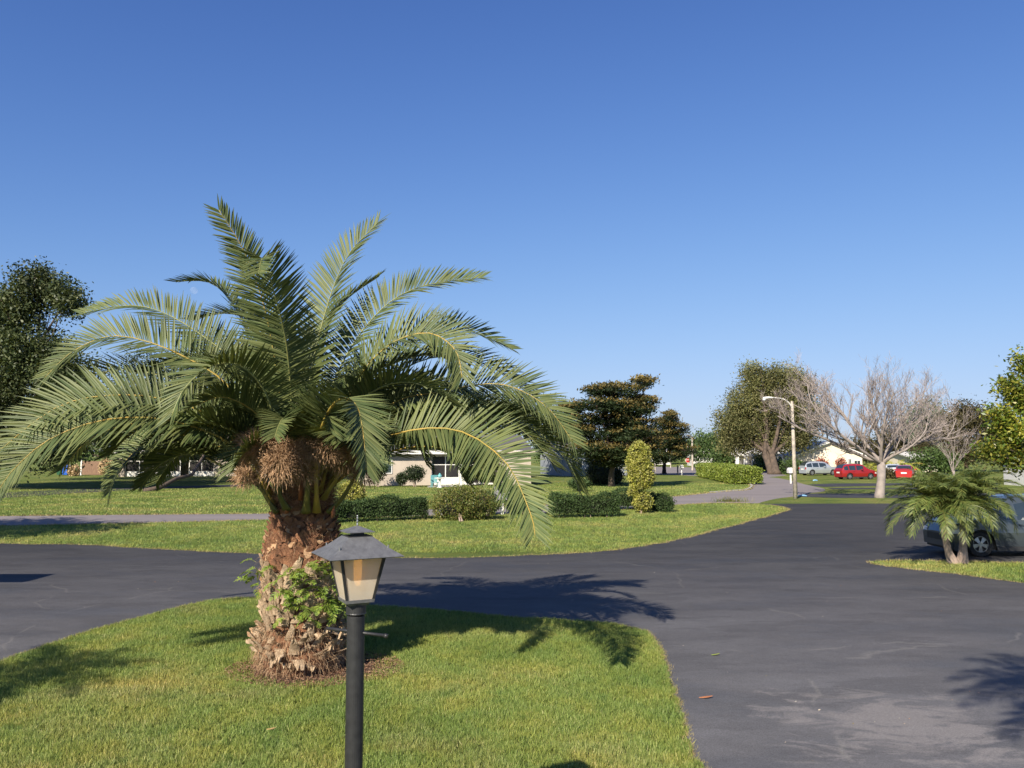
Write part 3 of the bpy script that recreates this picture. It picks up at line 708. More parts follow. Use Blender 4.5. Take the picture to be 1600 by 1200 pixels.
# thick cut petioles still held below the crown
for (x0, y0, x1, y1, dz, mt) in ((432, 800, 392, 726, -.35, 'petiole'), (515, 800, 560, 735, -.35, 'petiole'), (478, 800, 482, 735, -.5, 'petiole'), (448, 795, 425, 735, -.5, 'petiole'),
                                (500, 770, 540, 700, .1, 'petiole'), (412, 745, 322, 715, -.2, 'rachis'), (395, 715, 345, 685, -.2, 'rachis'), (455, 790, 462, 640, -.1, 'petiole')):
    mb = MB(); a = P(x0, y0, PY + dz); b_ = P(x1, y1, PY + dz * 1.6); md = (a + b_) / 2 + (Vector((0, 0, -.06)) if x1 != x0 else Vector())
    S = spl([a, md, b_], 8); mb.tube([S[i] for i in range(8)], [.075, .06, .048, .04, .034, .03, .026, .02], 8, flat=.6)
    mb.build('petiole', M[mt], palm, smooth=True)
for (px, py, dz, w_, h_) in ((458, 700, -.45, .07, .32), (520, 800, -.48, .05, .11), (448, 795, -.5, .05, .10), (470, 760, -.45, .06, .3), (452, 672, -.2, .05, .2)):
    mb = MB(); a = P(px, py, PY + dz); mb.tube([a + Vector((0, 0, -h_ * .6)), a, a + Vector((.02, 0, h_ * .7))], [w_, w_ * .8, w_ * .25], 8, flat=.5, jit=.15)
    mb.build('petiole_sheath', M['orange'], palm, smooth=True)
# dry flower stalk masses: rounded mops of fine drooping stalks
for (px, py, dz, rx, rz, n) in ((410, 700, -1.0, .33, .22, 2100), (437, 728, -1.15, .28, .24, 2000), (384, 748, -.6, .17, .14, 600), (458, 712, -1.05, .22, .2, 1100), (484, 700, -.95, .22, .2, 1000), (470, 738, -.8, .26, .16, 800), (540, 722, -.7, .26, .16, 900), (395, 690, -.6, .24, .16, 800), (513, 702, -.95, .29, .21, 1700), (568, 744, -.5, .24, .12, 700), (400, 722, -.3, .26, .18, 700), (420, 672, -.1, .22, .18, 500), (490, 730, -.2, .26, .2, 700)):
    c = np.array(P(px, py, PY + dz)); u = unit(rng.normal(size=(n, 3)) + np.array([0, 0, .5])); p0 = c + u * np.array([rx, rx, rz]) * (.35 + .5 * rng.random((n, 1)))
    Vv, F = strands(p0, u + np.array([.0, 0, .25]), rng.uniform(.06, .15, n), .009, 2.2, 5, .5)
    fmesh('dry_flower_stalks', Vv, 4, M['stalks'], palm, F=F)
# fibrous heart of the crown
mb = MB(); mb.lathe(PALM.x, PALM.y, [(.34, 2.2), (.36, 2.4), (.30, 2.65), (.22, 2.95), (.10, 3.2)], 16); mb.build('crown_heart', M['boot'], palm, smooth=True)
n = 2600; aa = rng.uniform(0, 6.283, n); zz = rng.uniform(2.15, 2.95, n); E = np.stack([np.cos(aa), np.sin(aa), 0 * aa], 1)
Vv, F = strands(np.array(PALM) + E * (np.interp(zz, [2.15, 2.4, 2.95], [.36, .36, .2])[:, None]) + np.stack([0 * aa, 0 * aa, zz], 1), E + rng.normal(0, .6, (n, 3)) + np.array([0, 0, .5]), rng.uniform(.08, .26, n), .008, 1.0)
fmesh('crown_fibre', Vv, 4, M['stalks'], palm, F=F)
# ferns rooted in the trunk
def fern_patch(label, px_rng, py_rng, n, L, side):
    cx = P(sum(px_rng) / 2, sum(py_rng) / 2, PY - .55); VV = []; FF = []; off = 0; st = MB()
    for i in range(n):
        px = random.triangular(*px_rng, px_rng[side]); py = random.uniform(*py_rng)
        xx = (px - 466) / 113.5; dd = math.sqrt(max(.0, .32 - xx * xx)); p = P(px, py, PY - dd)
        er = Vector((xx, -dd, 0)).normalized(); d = (er * .45 + Vector((random.uniform(-.9, .9), random.uniform(-.3, .2), random.uniform(-.2, 1.0)))).normalized(); l = L * random.uniform(.6, 1.2)
        pl = [p]; 
        for s_ in range(4):
            p = p + d * l / 4; pl.append(p); d = (d + Vector((0, 0, -.42))).normalized()
        V_, F_, S, cum, T = frond_geo(pl, 13, L * .30, .021, .10, 5, random.uniform(-30, 30), .12, 72, 40, 12, tipL=.25)
        VV.append(V_); FF.append(F_ + off); off += len(V_); st.tube([S[j] for j in (0, 4, 8, 11)], [.003, .003, .002, .001], 3)
    t = thing('fern', label, 'fern', cx)
    fmesh('fern_leaves', np.concatenate(VV), 4, M['fern'], t, F=np.concatenate(FF)); st.build('stalk', M['petiole'], t)
fern_patch('bright green fern spilling from the sunlit front of the palm trunk beside the lantern', (418, 546), (885, 972), 100, .26, 1)
fern_patch('small dark fern growing on the left side of the palm trunk', (392, 410), (875, 925), 10, .22, 0)

# ---------------------------------------------------------------- post lantern
LD = 4.8
lp = P(555, 940, LD); LX = P(556.5, 940, LD).x
lam = thing('post_lantern', 'weathered black post lantern with frosted panes standing in front of the palm trunk', 'lamp post', (LX, LD, 0))
zof = lambda py: P(556, py, LD).z
zc = zof(936)
mb = MB(); pr = 13.5 / FPX * LD
mb.lathe(LX, LD, [(pr, -.02), (pr, zof(962)), (pr * .9, zof(961))], 28); mb.build('post', M['lamp_metal'], lam, smooth=False)
mb = MB(); pr2 = 15.3 / FPX * LD
mb.lathe(LX, LD, [(pr2, zof(959)), (pr2 * 1.03, zof(958)), (pr2, zof(956.5)), (pr2, zof(940)), (pr2 * .6, zof(939.5))], 28); mb.build('collar', M['lamp_metal'], lam)
mb = MB(); zb = zof(987.5); pxm = LD / FPX
mb.tube([(LX - 46 * pxm, LD + .03, zof(983.5)), (LX, LD, zb), (LX + 47 * pxm, LD - .05, zof(990))], .0095, 8); mb.tube([(LX + 46 * pxm, LD - .049, zof(990)), (LX + 51 * pxm, LD - .053, zof(991))], .013, 8)
mb.build('ladder_rest', M['lamp_metal'], lam, smooth=True)
ang = math.atan2(300, 580)          # turn of the square lantern
def sq(side, z, cx=LX, cy=LD):
    out = []
    for (a, b_) in ((-.5, -.5), (.5, -.5), (.5, .5), (-.5, .5)):
        x = a * side; y = b_ * side; c, s = math.cos(ang), math.sin(ang)
        out.append(Vector((cx + x * c - y * s, cy + x * s + y * c, z)))
    return out
k5 = 1 / 5.714 * pxm
def fz(zy): return zof(800 + zy / 5.714)
gt, gb = 383 * k5, 233 * k5
zt, zb2 = fz(372), fz(768)
ts, bs = sq(gt, zt), sq(gb, zb2)
mb = MB()
for i in range(4):          # corner posts
    j = (i + 1) % 4
    for A, B in ((ts[i], bs[i]),):
        c = Vector((LX, LD, 0)); w_ = .014
        def ring4(p, w_):
            x = (ts[1] - ts[0]).normalized() * w_; y = (ts[3] - ts[0]).normalized() * w_
            return [p - x - y, p + x - y, p + x + y, p - x + y]
        mb.hexa(ring4(B, .0065) + ring4(A, .0085))
mb.build('corner_frame', M['lamp_metal'], lam)
mb = MB(); b0 = sq(gb + .010, zb2 - .016); b1 = sq(gb + .016, zb2 + .002); mb.hexa(b0 + b1)
b0 = sq(gb * .70, zb2 - .034); b1 = sq(gb * .9, zb2 - .0165); mb.hexa(b0 + b1)
mb.build('lantern_base', M['roof_metal'], lam)
def frosted():
    m, nt, b, o = newmat('frosted_pane')
    f = noise(nt, 9, 5, .6); c = ramp(nt, f, [(.3, (.84, .76, .64)), (.7, (.92, .88, .80))])
    nt.links.new(c, b.inputs['Base Color']); b.inputs['Roughness'].default_value = .3; b.inputs['Specular IOR Level'].default_value = .5
    t = nt.nodes.new('ShaderNodeBsdfTranslucent'); t.inputs[0].default_value = (.85, .78, .62, 1)
    tr = nt.nodes.new('ShaderNodeBsdfTransparent'); tr.inputs[0].default_value = (.95, .9, .8, 1)
    m1 = nt.nodes.new('ShaderNodeMixShader'); m1.inputs[0].default_value = .42; m2 = nt.nodes.new('ShaderNodeMixShader'); m2.inputs[0].default_value = .42
    nt.links.new(b.outputs[0], m1.inputs[1]); nt.links.new(t.outputs[0], m1.inputs[2]); nt.links.new(m1.outputs[0], m2.inputs[1]); nt.links.new(tr.outputs[0], m2.inputs[2])
    nt.links.new(m2.outputs[0], o.inputs[0]); return m
M['frost'] = frosted()
for i in range(4):
    j = (i + 1) % 4; mb = MB(); nrm = ((ts[j] - ts[i]).cross(bs[i] - ts[i])).normalized() * .002
    if (bs[i] + bs[j] - 2 * Vector((LX, LD, zb2))).dot(nrm) < 0: nrm = -nrm
    a, b_, c, d = bs[i] * .95 + bs[j] * .05, bs[j] * .95 + bs[i] * .05, ts[j] * .95 + ts[i] * .05, ts[i] * .95 + ts[j] * .05
    mb.hexa([a, b_, b_ + nrm, a + nrm, d, c, c + nrm, d + nrm]); mb.build('glass_pane', M['frost'], lam)
def amber():
    m, nt, b, o = newmat('amber_bulb'); f = noise(nt, 20, 3)
    nt.links.new(ramp(nt, f, [(.3, (.98, .50, .05)), (.7, (1.0, .60, .10))]), b.inputs['Base Color']); b.inputs['Roughness'].default_value = .25
    b.inputs['Emission Color'].default_value = (1.0, .50, .10, 1); b.inputs['Emission Strength'].default_value = .9
    return m
mb = MB(); mb.lathe(LX + .012, LD - .03, [(.010, fz(376)), (.020, fz(382)), (.024, fz(420)), (.024, fz(520)), (.022, fz(600)), (.014, fz(640)), (.006, fz(650))], 16)
mb.build('amber_bulb', amber(), lam, smooth=True)
# roof
mb = MB(); r0 = sq(653 * k5, fz(377)); r1 = sq(430 * k5, fz(305)); r2 = sq(215 * k5, fz(212)); r0b = sq(640 * k5, fz(377) - .004)
for i in range(4):
    j = (i + 1) % 4
    mb.face([r0[i], r0[j], r1[j], r1[i]]); mb.face([r1[i], r1[j], r2[j], r2[i]]); mb.face([r0b[j], r0b[i], r2[i] - Vector((0, 0, .012)), r2[j] - Vector((0, 0, .012))])
    mb.face([r0[j], r0[i], r0b[i], r0b[j]])
mb.face(r2)
rf = mb.build('lantern_roof', M['roof_metal'], lam)
for i in range(4):
    mb = MB(); c = r1[i] + Vector((0, 0, .006)); mb.tube([c + Vector((0, 0, -.012)), c + Vector((0, 0, .008))], [.005, .0045], 8); mb.build('rivet', M['steel'], rf)
mb = MB(); n0 = sq(100 * k5, fz(213)); n1 = sq(96 * k5, fz(178)); mb.hexa(n0 + n1); e0 = sq(222 * k5, fz(212) + .0005); e1 = sq(218 * k5, fz(207)); mb.hexa(e0 + e1); mb.build('vent_neck', M['trim'], lam)
mb = MB(); c0 = sq(248 * k5, fz(172) - .002); c1 = sq(248 * k5, fz(171)); c2 = sq(30 * k5, fz(124))
mb.hexa(c0 + c1); mb.hexa([p + Vector((0, 0, .0004)) for p in c1] + c2); mb.build('vent_cap', M['roof_metal'], lam)
mb = MB(); z0, z1 = fz(126), fz(28)
pro = []
for i in range(15):
    t = i / 14; pro.append((.0035 + .0022 * abs(math.sin(t * math.pi * 3.5)) * (1 - .4 * t), z0 + (z1 - z0) * t))
mb.lathe(LX, LD, pro, 10); mb.build('finial', M['steel'], lam, smooth=True)

# ---------------------------------------------------------------- trees in general
def limb_path(a, b, sag=.15, n=6, wob=.12):
    a, b = Vector(a), Vector(b); L = (b - a).length; out = []
    w1 = Vector((random.gauss(0, wob), random.gauss(0, wob), random.gauss(0, wob))) * L
    for i in range(n):
        t = i / (n - 1); out.append(a.lerp(b, t) + w1 * math.sin(math.pi * t) * .5 + Vector((0, 0, L * sag * math.sin(math.pi * t))))
    return out
def leafy_tree(name, label, base, blobs, leafm, barkm, ncl, per, sig, size, trunk_r=.3, fork=.35, group=None, aspect=.5, shell=.6, cat='tree', stems=1, lean=None, sub=4, up=.5, flat=1.0, tips=None):
    base = Vector((base[0], base[1], 0)); t = thing(name, label, cat, base, group)
    pts = blob_points(blobs, ncl, per, sig, shell, flat)
    pts = pts[pts[:, 2] > .15]
    fmesh('crown', rand_leaves(pts, size, aspect, up), 4, leafm, t)
    if tips is not None:
        fmesh('seed_tufts', rand_leaves(tips, size * 1.1, aspect, .3), 4, M['olive_tip'], t)
    mb = MB(); cz = sum(b[2] for b in blobs) / len(blobs); cc = Vector((sum(b[0] for b in blobs) / len(blobs), sum(b[1] for b in blobs) / len(blobs), cz))
    for s in range(stems):
        off = Vector((random.uniform(-1, 1), random.uniform(-1, 1), 0)) * trunk_r * (1.2 if stems > 1 else 0)
        fk = base + off + (cc - base) * fork + Vector((random.uniform(-.4, .4), 0, 0)) * (stems - 1)
        path = lean if (lean and s == 0) else limb_path(base + off - Vector((0, 0, .1)), fk, 0, 6, .06)
        k = len(path); mb.tube(path, [trunk_r * (1.25 if i == 0 else 1) * (1 - .4 * i / (k - 1)) for i in range(k)], 9, jit=.12)
        fk = Vector(path[-1])
        for b in blobs[s::stems]:
            c = Vector(b[:3]); pth = limb_path(fk, c, .05, 6, .1); mb.tube(pth, [trunk_r * .45 * (1 - .75 * i / 5) for i in range(6)], 6, cap=False)
            for q in range(sub):
                u = Vector((random.gauss(0, 1), random.gauss(0, 1), random.gauss(0, 1))).normalized()
                e = c + Vector((u.x * b[3], u.y * b[4], u.z * b[5])) * .85
                pp = limb_path(pth[random.randint(2, 5)], e, .05, 5, .15); mb.tube(pp, [trunk_r * .14 * (1 - .7 * i / 4) for i in range(5)], 4, cap=False)
    mb.build('trunk', barkm, t, smooth=True)
    return t
def PB(px, py, y, rx, rz, ry=None):      # blob from picture centre, radii in px
    c = P(px, py, y); s = y / FPX
    return (c.x, c.y, c.z, rx * s, (ry if ry else rx * s), rz * s)

# left oaks
D = 62
leafy_tree('oak_tree', 'tall dark oak at the left edge rising behind the palm fronds', (P(-20, 760, D).x, D), [PB(60, 445, D, 40, 28), PB(105, 468, D, 34, 22), PB(20, 480, D, 42, 32), PB(-40, 500, D, 60, 50), PB(40, 560, D, 60, 60), PB(95, 590, D, 45, 60), PB(-20, 640, D, 70, 70), PB(70, 680, D, 60, 45), PB(110, 660, D, 40, 50), PB(150, 650, D, 50, 34), PB(195, 672, D, 50, 26), PB(-150, 560, D, 90, 90), PB(-160, 660, D, 80, 60)],
           M['oak'], M['bark'], 2100, 75, .44, .26, .45, .3, shell=.2)
D = 80
lean = [P(225, 768, 60), P(250, 762, 61), P(275, 748, 63), P(300, 742, 65), P(312, 722, 67), P(325, 700, 69)]
leafy_tree('oak_tree', 'spreading dark oak with a crooked leaning trunk on the shaded lawn behind the palm', (lean[0].x, lean[0].y), [PB(330, 560, D, 60, 45), PB(260, 590, D, 70, 50), PB(190, 620, D, 60, 50), PB(390, 570, D, 60, 50), PB(450, 600, D, 60, 60), PB(300, 650, D, 90, 45), PB(200, 680, D, 80, 30), PB(400, 665, D, 90, 45), PB(530, 630, D, 60, 50), PB(240, 700, D, 80, 16), PB(355, 702, D, 90, 18), PB(120, 640, 84, 90, 34), PB(220, 640, 84, 80, 34), PB(320, 645, 84, 70, 32), PB(40, 640, D, 90, 50)],
           M['oak'], M['bark'], 1300, 60, .6, .26, .17, .3, shell=.3, lean=lean)
leafy_tree('oak_tree', 'dark green oak filling the gap between the palm crown and the beige house', (P(600, 750, 90).x, 90), [PB(560, 630, 90, 60, 45), PB(640, 640, 90, 60, 40), PB(720, 650, 90, 60, 36), PB(800, 650, 90, 60, 36), PB(860, 665, 90, 45, 30)],
           M['oak'], M['bark'], 900, 50, .7, .32, .35, .35, shell=.3)
# oaks out of frame on the left whose crowns shade the street
leafy_tree('oak_tree', 'leafy oak beside the street outside the left edge of the view', (-24.5, 19.5), [(-23.5, 21, 7.3, 3.0, 3.0, 1.8), (-21.5, 23, 6.8, 2.4, 2.4, 1.4), (-25.5, 20, 8.2, 3, 3, 2.2), (-25, 24, 7, 2.6, 2.8, 1.6)], M['oak'], M['bark'], 260, 36, .4, .3, .35, .4)
leafy_tree('oak_tree', 'round oak beyond the street outside the left edge of the view', (-43, 30), [(-42, 31, 7.5, 4, 4, 2.6), (-38, 31, 7, 3, 3, 2), (-45, 33, 8.5, 3, 3, 2.4)], M['oak'], M['bark'], 200, 36, .4, .3, .35, .4)

# tiered dark trees
def tiered(label, pxc, base_py, D, tiers, dens):
    bl = []; tips = []
    for (px, py, rx) in tiers:
        for k in range(3):
            q = px + random.uniform(-.45, .45) * rx; b = PB(q, py + random.uniform(-3, 3), D + random.uniform(-.5, .5) * rx * D / FPX, rx * .68, 7.0 + rx * .07)
            b = (b[0], b[1] + random.uniform(-1.2, 1.2), b[2], b[3], b[3], b[5]); bl.append(b)
            n = 26; u = unit(rng.normal(size=(n, 3))); u[:, 2] = np.abs(u[:, 2]) * .6 + .45; c = np.array(b[:3]) + u * np.array(b[3:6]) * 1.02
            tips.append(np.repeat(c, 9, 0) + rng.normal(size=(n * 9, 3)) * np.array([.26, .26, .10]))
    g = G(pxc, base_py); leafy_tree('black_olive_tree', label, (g.x, g.y), bl, M['olive'], M['bark'], int(dens * 1.7), 46, .36, .22, .30, .35, aspect=.45, shell=.35, sub=3, up=1.2, flat=.28, tips=np.concatenate(tips))
tiered('large dark tree with flat golden tipped tiers behind the yellow topiary', 956, 760, 68, [(1000, 598, 22), (975, 612, 42), (935, 612, 30), (1010, 628, 20), (950, 634, 56), (905, 640, 26), (990, 645, 38), (930, 656, 50), (985, 665, 44), (910, 676, 34), (960, 682, 60), (1010, 690, 30), (930, 702, 48), (985, 706, 46), (955, 720, 40)], 560)
tiered('smaller dark tiered tree standing right of the larger golden tipped one', 1038, 740, 100, [(1050, 652, 14), (1043, 663, 26), (1060, 671, 22), (1028, 679, 32), (1056, 688, 30), (1035, 698, 42), (1062, 706, 24), (1036, 716, 36), (1020, 690, 26)], 330)

# big far oak with brown green crown
D = 110
leafy_tree('oak_tree', 'broad brown green oak with a twisted multiple trunk behind the street lamp', (G(1215, 741).x, G(1215, 741).y),
           [PB(1222, 595, D, 34, 24), PB(1250, 608, D, 28, 20), PB(1195, 605, D, 34, 22), PB(1165, 630, D, 34, 28), PB(1145, 660, D, 28, 26), PB(1210, 640, D, 48, 34), PB(1250, 650, D, 36, 34), PB(1180, 675, D, 48, 26), PB(1222, 690, D, 44, 16), PB(1258, 682, D, 20, 14), PB(1150, 692, D, 30, 20), PB(1180, 585, D, 22, 16)],
           M['oak_right'], M['bark'], 1500, 55, .55, .27, .62, .3, stems=3, shell=.35)
# background trees
def far_tree(label, name, px, py_base, D, blobs, m, n=160, size=.45, group='background trees', bark='bark'):
    leafy_tree(name, label, (P(px, py_base, D).x, D), [PB(a, b, D + c, d, e) for a, b, c, d, e in blobs], M[m], M[bark], n, 34, .6, size, .3, .4, group, shell=.4)
far_tree('bright green rounded tree behind the clipped far hedge', 'broadleaf_tree', 1120, 725, 150, [(1105, 695, 0, 24, 18), (1130, 690, 3, 26, 18), (1095, 705, -3, 16, 14), (1148, 700, 0, 22, 16)], 'darkgreen', 260)
far_tree('low green tree between the white colonnade house and the oak', 'broadleaf_tree', 1140, 728, 140, [(1143, 713, 0, 14, 12), (1128, 712, 0, 14, 10)], 'darkgreen', 90)
far_tree('small dark round tree in front of the white roofed house', 'broadleaf_tree', 1192, 734, 122, [(1192, 718, 0, 10, 9), (1190, 726, 0, 9, 7)], 'darkgreen', 70, .3)
far_tree('olive brown tree mass behind the bare tree', 'broadleaf_tree', 1400, 740, 130, [(1340, 705, 0, 26, 16), (1375, 700, 0, 34, 18), (1310, 712, 0, 20, 12), (1405, 685, 0, 30, 26), (1420, 708, 0, 34, 14), (1450, 706, -12, 34, 12), (1385, 712, 4, 30, 16)], 'brownfar', 520, .36)
far_tree('blue green pine like tree right of the bare tree', 'pine_tree', 1448, 740, 125, [(1448, 650, 0, 30, 22), (1470, 662, 0, 22, 18), (1430, 668, 0, 24, 18), (1450, 685, 0, 34, 16)], 'bluegreen', 220, .4)
far_tree('dark brown tree rising behind the broad leaf tree at the right', 'broadleaf_tree', 1510, 740, 118, [(1505, 640, 0, 14, 12), (1520, 650, 0, 30, 16), (1490, 665, 0, 34, 20), (1540, 672, 0, 30, 22), (1475, 695, 0, 40, 22), (1520, 705, 0, 44, 18)], 'brownfar', 620, .34)
far_tree('low green tree half hiding the distant cream house right of the bare tree', 'broadleaf_tree', 1452, 742, 100, [(1440, 722, 0, 16, 12), (1462, 716, 0, 18, 14), (1478, 726, 0, 14, 12)], 'darkgreen', 120, .3)
for i, (px, rz_, lab) in enumerate([(880, 34, 'distant green tree showing beyond the beige house'), (1010, 24, 'distant green tree behind the two tiered trees'), (1075, 20, 'faint distant tree at the end of the far street'), (1600, 40, 'distant green tree behind the robust leaf tree at the right edge')]):
    far_tree(lab, 'broadleaf_tree', px, 722, 190, [(px - 20, 705 - rz_ * .3, 0, 34, rz_), (px + 22, 708 - rz_ * .2, 5, 34, rz_ * .8)], 'darkgreen', 150, .6)
far_tree('dark oak behind the shaded porch house at the far left', 'broadleaf_tree', 130, 745, 125, [(60, 700, 0, 60, 36), (150, 690, 0, 60, 36), (230, 690, 4, 50, 34), (320, 695, 4, 50, 30), (400, 700, 4, 50, 30)], 'darkgreen', 300, .5)

# bare tree
def bare_tree(label, base, limbs, D, r0, levels, trunk_top, seed, twl, name='bare_tree', dens=1.0):
    random.seed(seed); t = thing(name, label, 'tree', base); mb = MB(); tw = MB()
    tt = Vector(trunk_top); mb.tube([base + Vector((0, 0, -.1)), base + Vector((0, 0, .25)), base.lerp(tt, .5) + Vector((.05, 0, 0)), tt], [r0 * 1.5, r0 * 1.08, r0 * .92, r0 * .95], 12, jit=.1)
    def grow(p, d, L, r, lev):
        k = 5 if lev > 1 else 4; pts = [p]; q = p; dd = d.copy()
        for i in range(k):
            dd = (dd + Vector((random.gauss(0, .16), random.gauss(0, .16), random.gauss(0, .12) + .10))).normalized(); q = q + dd * L / k; pts.append(q)
        n_ = 6 if lev >= 3 else (4 if lev == 2 else 3)
        tgt = mb if lev >= 2 else tw
        tgt.tube(pts, [max(.0058, r * (1 - .6 * i / k)) for i in range(k + 1)], n_, cap=False)
        if lev == 0: return
        nb = int({3: 5, 2: 6, 1: 7}.get(lev, 6) * dens)
        for j in range(nb):
            f = .25 + .75 * (j + random.random()) / nb; i = min(k - 1, int(f * k)); pp = pts[i].lerp(pts[i + 1], f * k - i)
            ax = Vector((random.gauss(0, 1), random.gauss(0, 1), random.gauss(0, 1))).cross(dd).normalized()
            nd = (dd * .75 + ax * random.uniform(.45, .95) + Vector((0, 0, .18))).normalized()
            grow(pp, nd, L * random.uniform(.42, .62), r * .42, lev - 1)
    for (ctrl, rad) in limbs:
        S = spl([tt + Vector((random.uniform(-.12, .12), 0, -.15))] + [P(a, b, D + c) for a, b, c in ctrl], 10); pts = [Vector(s) for s in S]
        mb.tube(pts, [rad * .8 * (1 - .75 * i / 9) for i in range(10)], 7, cap=False); Lt = sum((pts[i + 1] - pts[i]).length for i in range(9))
        nb = int(11 * dens)
        for j in range(nb):
            f = .22 + .78 * (j + random.random()) / nb; i = min(8, int(f * 9)); pp = pts[i].lerp(pts[i + 1], f * 9 - i); dd = (pts[i + 1] - pts[i]).normalized()
            ax = Vector((random.gauss(0, 1), random.gauss(0, 1), random.gauss(0, .6))).cross(dd).normalized()
            nd = (dd * .6 + ax * random.uniform(.5, 1) + Vector((0, 0, .38))).normalized(); grow(pp, nd, twl * random.uniform(.7, 1.3) * (1.1 - .4 * f), rad * (1 - .75 * f) * .5, levels)
    mb.build('trunk', M['twig'], t, smooth=True); tw.build('twigs', M['twig2'], t)
    return t
bare_tree('leafless grey tree with a wide twiggy crown right of the street lamp', G(1375, 778),
          [([(1345, 712, 0), (1300, 690, -.5), (1255, 672, -1), (1215, 650, -1.2)], .16), ([(1350, 690, .5), (1322, 655, 1), (1302, 628, 1.2), (1284, 610, 1.2)], .15), ([(1372, 680, 0), (1364, 640, .3), (1356, 608, .2)], .17),
           ([(1378, 690, -.8), (1385, 645, -1.5), (1397, 612, -1.6)], .14), ([(1392, 690, .4), (1414, 655, .8), (1432, 628, 1)], .15), ([(1400, 708, 0), (1425, 692, 0), (1460, 685, .3), (1482, 682, .3), (1494, 655, .3)], .13),
           ([(1395, 712, -.8), (1420, 700, -1.4), (1445, 675, -1.8), (1452, 640, -1.8)], .12), ([(1340, 700, -1), (1300, 668, -1.8), (1268, 630, -2), (1262, 600, -2)], .13), ([(1350, 705, 1), (1310, 676, 2), (1275, 650, 2.6), (1235, 630, 2.8)], .13), ([(1400, 690, 1.4), (1430, 650, 2), (1445, 610, 2.2)], .12)],
          G(1375, 778).y, .27, 2, P(1377, 722, G(1375, 778).y), 11, 1.9, dens=1.16)
# the low side limb
bare_tree('low leafless shrub with pinkish twigs behind the robust small palm', G(1490, 752), [([(1480, 715, 0), (1462, 695, 0)], .06), ([(1490, 710, 0), (1492, 685, 0)], .06), ([(1505, 712, 0), (1525, 690, 0)], .06), ([(1485, 712, 1), (1475, 688, 1)], .05), ([(1500, 712, -1), (1510, 684, -1)], .05)],
          G(1490, 752).y, .12, 1, P(1490, 735, G(1490, 752).y), 5, 1.7, 'bare_shrub', .8)
random.seed(21)

# broad leaf tree at the right edge
D = 25
leafy_tree('broad_leaf_tree', 'glossy yellow green tree reaching in from the right edge', (P(1735, 860, D).x, 27), [PB(1612, 572, D, 22, 20), PB(1580, 605, D, 20, 14), PB(1606, 628, D, 30, 16), PB(1560, 652, D, 22, 13), PB(1592, 676, D, 38, 15), PB(1560, 706, D, 26, 12), PB(1604, 716, D, 38, 14), PB(1655, 640, D, 34, 60), PB(1690, 610, D, 40, 60), PB(1695, 700, D, 50, 40)],
           M['broad'], M['bark_pale'], 560, 62, .15, .135, .13, .3, aspect=.42, shell=.35, up=.6)

# ---------------------------------------------------------------- robellini palm (double trunk)
rb = thing('small_palm', 'small double trunked palm with feathery fronds in the grass strip beside the parked car', 'palm tree', G(1490, 880))
RY = G(1490, 880).y
for (path, head) in (([(1491, 884, 0), (1482, 862, .02), (1477, 835, 0), (1474, 800, -.1)], (1468, 795, -.1)), ([(1503, 884, 0), (1505, 850, .1), (1504, 810, .1), (1506, 790, .1)], (1508, 785, .15))):
    mb = MB(); pts = [P(a, b, RY + c) for a, b, c in path]; S = spl(pts, 12); mb.tube([S[i] for i in range(12)], [.17, .15, .12, .10, .09, .085, .08, .085, .09, .10, .11, .08], 12, jit=.14)
    mb.build('trunk', M['bark_pale'], rb)
    c = P(head[0], head[1], RY + head[2])
    for i in range(64):
        az = i * GA + random.uniform(-.2, .2); el = math.radians(88 - 82 * (i / 64) + random.uniform(-8, 8)); ln = random.uniform(1.15, 1.75) * (1.0 if i > 4 else .75)
        p = c + Vector((math.cos(az), math.sin(az), 0)) * .05; pl = [p]; e = el
        for s_ in range(5):
            p = p + Vector((math.cos(az) * math.cos(e), math.sin(az) * math.cos(e), math.sin(e))) * ln / 5; pl.append(p); e -= math.radians(random.uniform(14, 24))
        V_, F_, S, cum, T = frond_geo(pl, 44, .34, .022, .14, 12, random.uniform(-10, 10), .14, 62, 30, 30)
        fo = fmesh('frond', V_, 4, M['palm_young'], rb, F=F_)
        mb = MB(); mb.tube([S[j] for j in range(0, 30, 4)], [.012 * (1 - cum[j] * .8) for j in range(0, 30, 4)], 4); mb.build('rachis', M['petiole'], fo)

# ---------------------------------------------------------------- shrubs and hedges
def shrub(name, label, base, blobs, m, ncl, per, sig, size, cat='shrub', core=.8, group=None, up=0.0, stem=True, shell=.82):
    t = thing(name, label, cat, (base[0], base[1], 0), group)
    pts = blob_points(blobs, ncl, per, sig, shell); pts = pts[pts[:, 2] > .03]
    mb = MB()
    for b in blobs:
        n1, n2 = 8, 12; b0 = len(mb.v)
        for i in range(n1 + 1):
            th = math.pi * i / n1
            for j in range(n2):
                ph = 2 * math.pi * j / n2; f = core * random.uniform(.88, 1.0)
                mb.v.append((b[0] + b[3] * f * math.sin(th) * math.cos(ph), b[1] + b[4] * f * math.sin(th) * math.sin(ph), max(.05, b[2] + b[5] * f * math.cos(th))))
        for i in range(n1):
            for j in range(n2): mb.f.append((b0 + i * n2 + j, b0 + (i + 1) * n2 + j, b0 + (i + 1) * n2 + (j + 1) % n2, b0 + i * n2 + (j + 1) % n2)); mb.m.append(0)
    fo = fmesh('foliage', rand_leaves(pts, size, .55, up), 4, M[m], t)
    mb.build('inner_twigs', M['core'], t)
    if stem:
        for k in range(4):
            sm = MB(); a = Vector((base[0] + random.uniform(-.12, .12), base[1] + random.uniform(-.12, .12), 0)); b = Vector(blobs[0][:3]); sm.tube(limb_path(a, b, 0, 4, .08), [.035, .03, .025, .02], 5); sm.build('stem', M['bark_pale'], t)
    return t
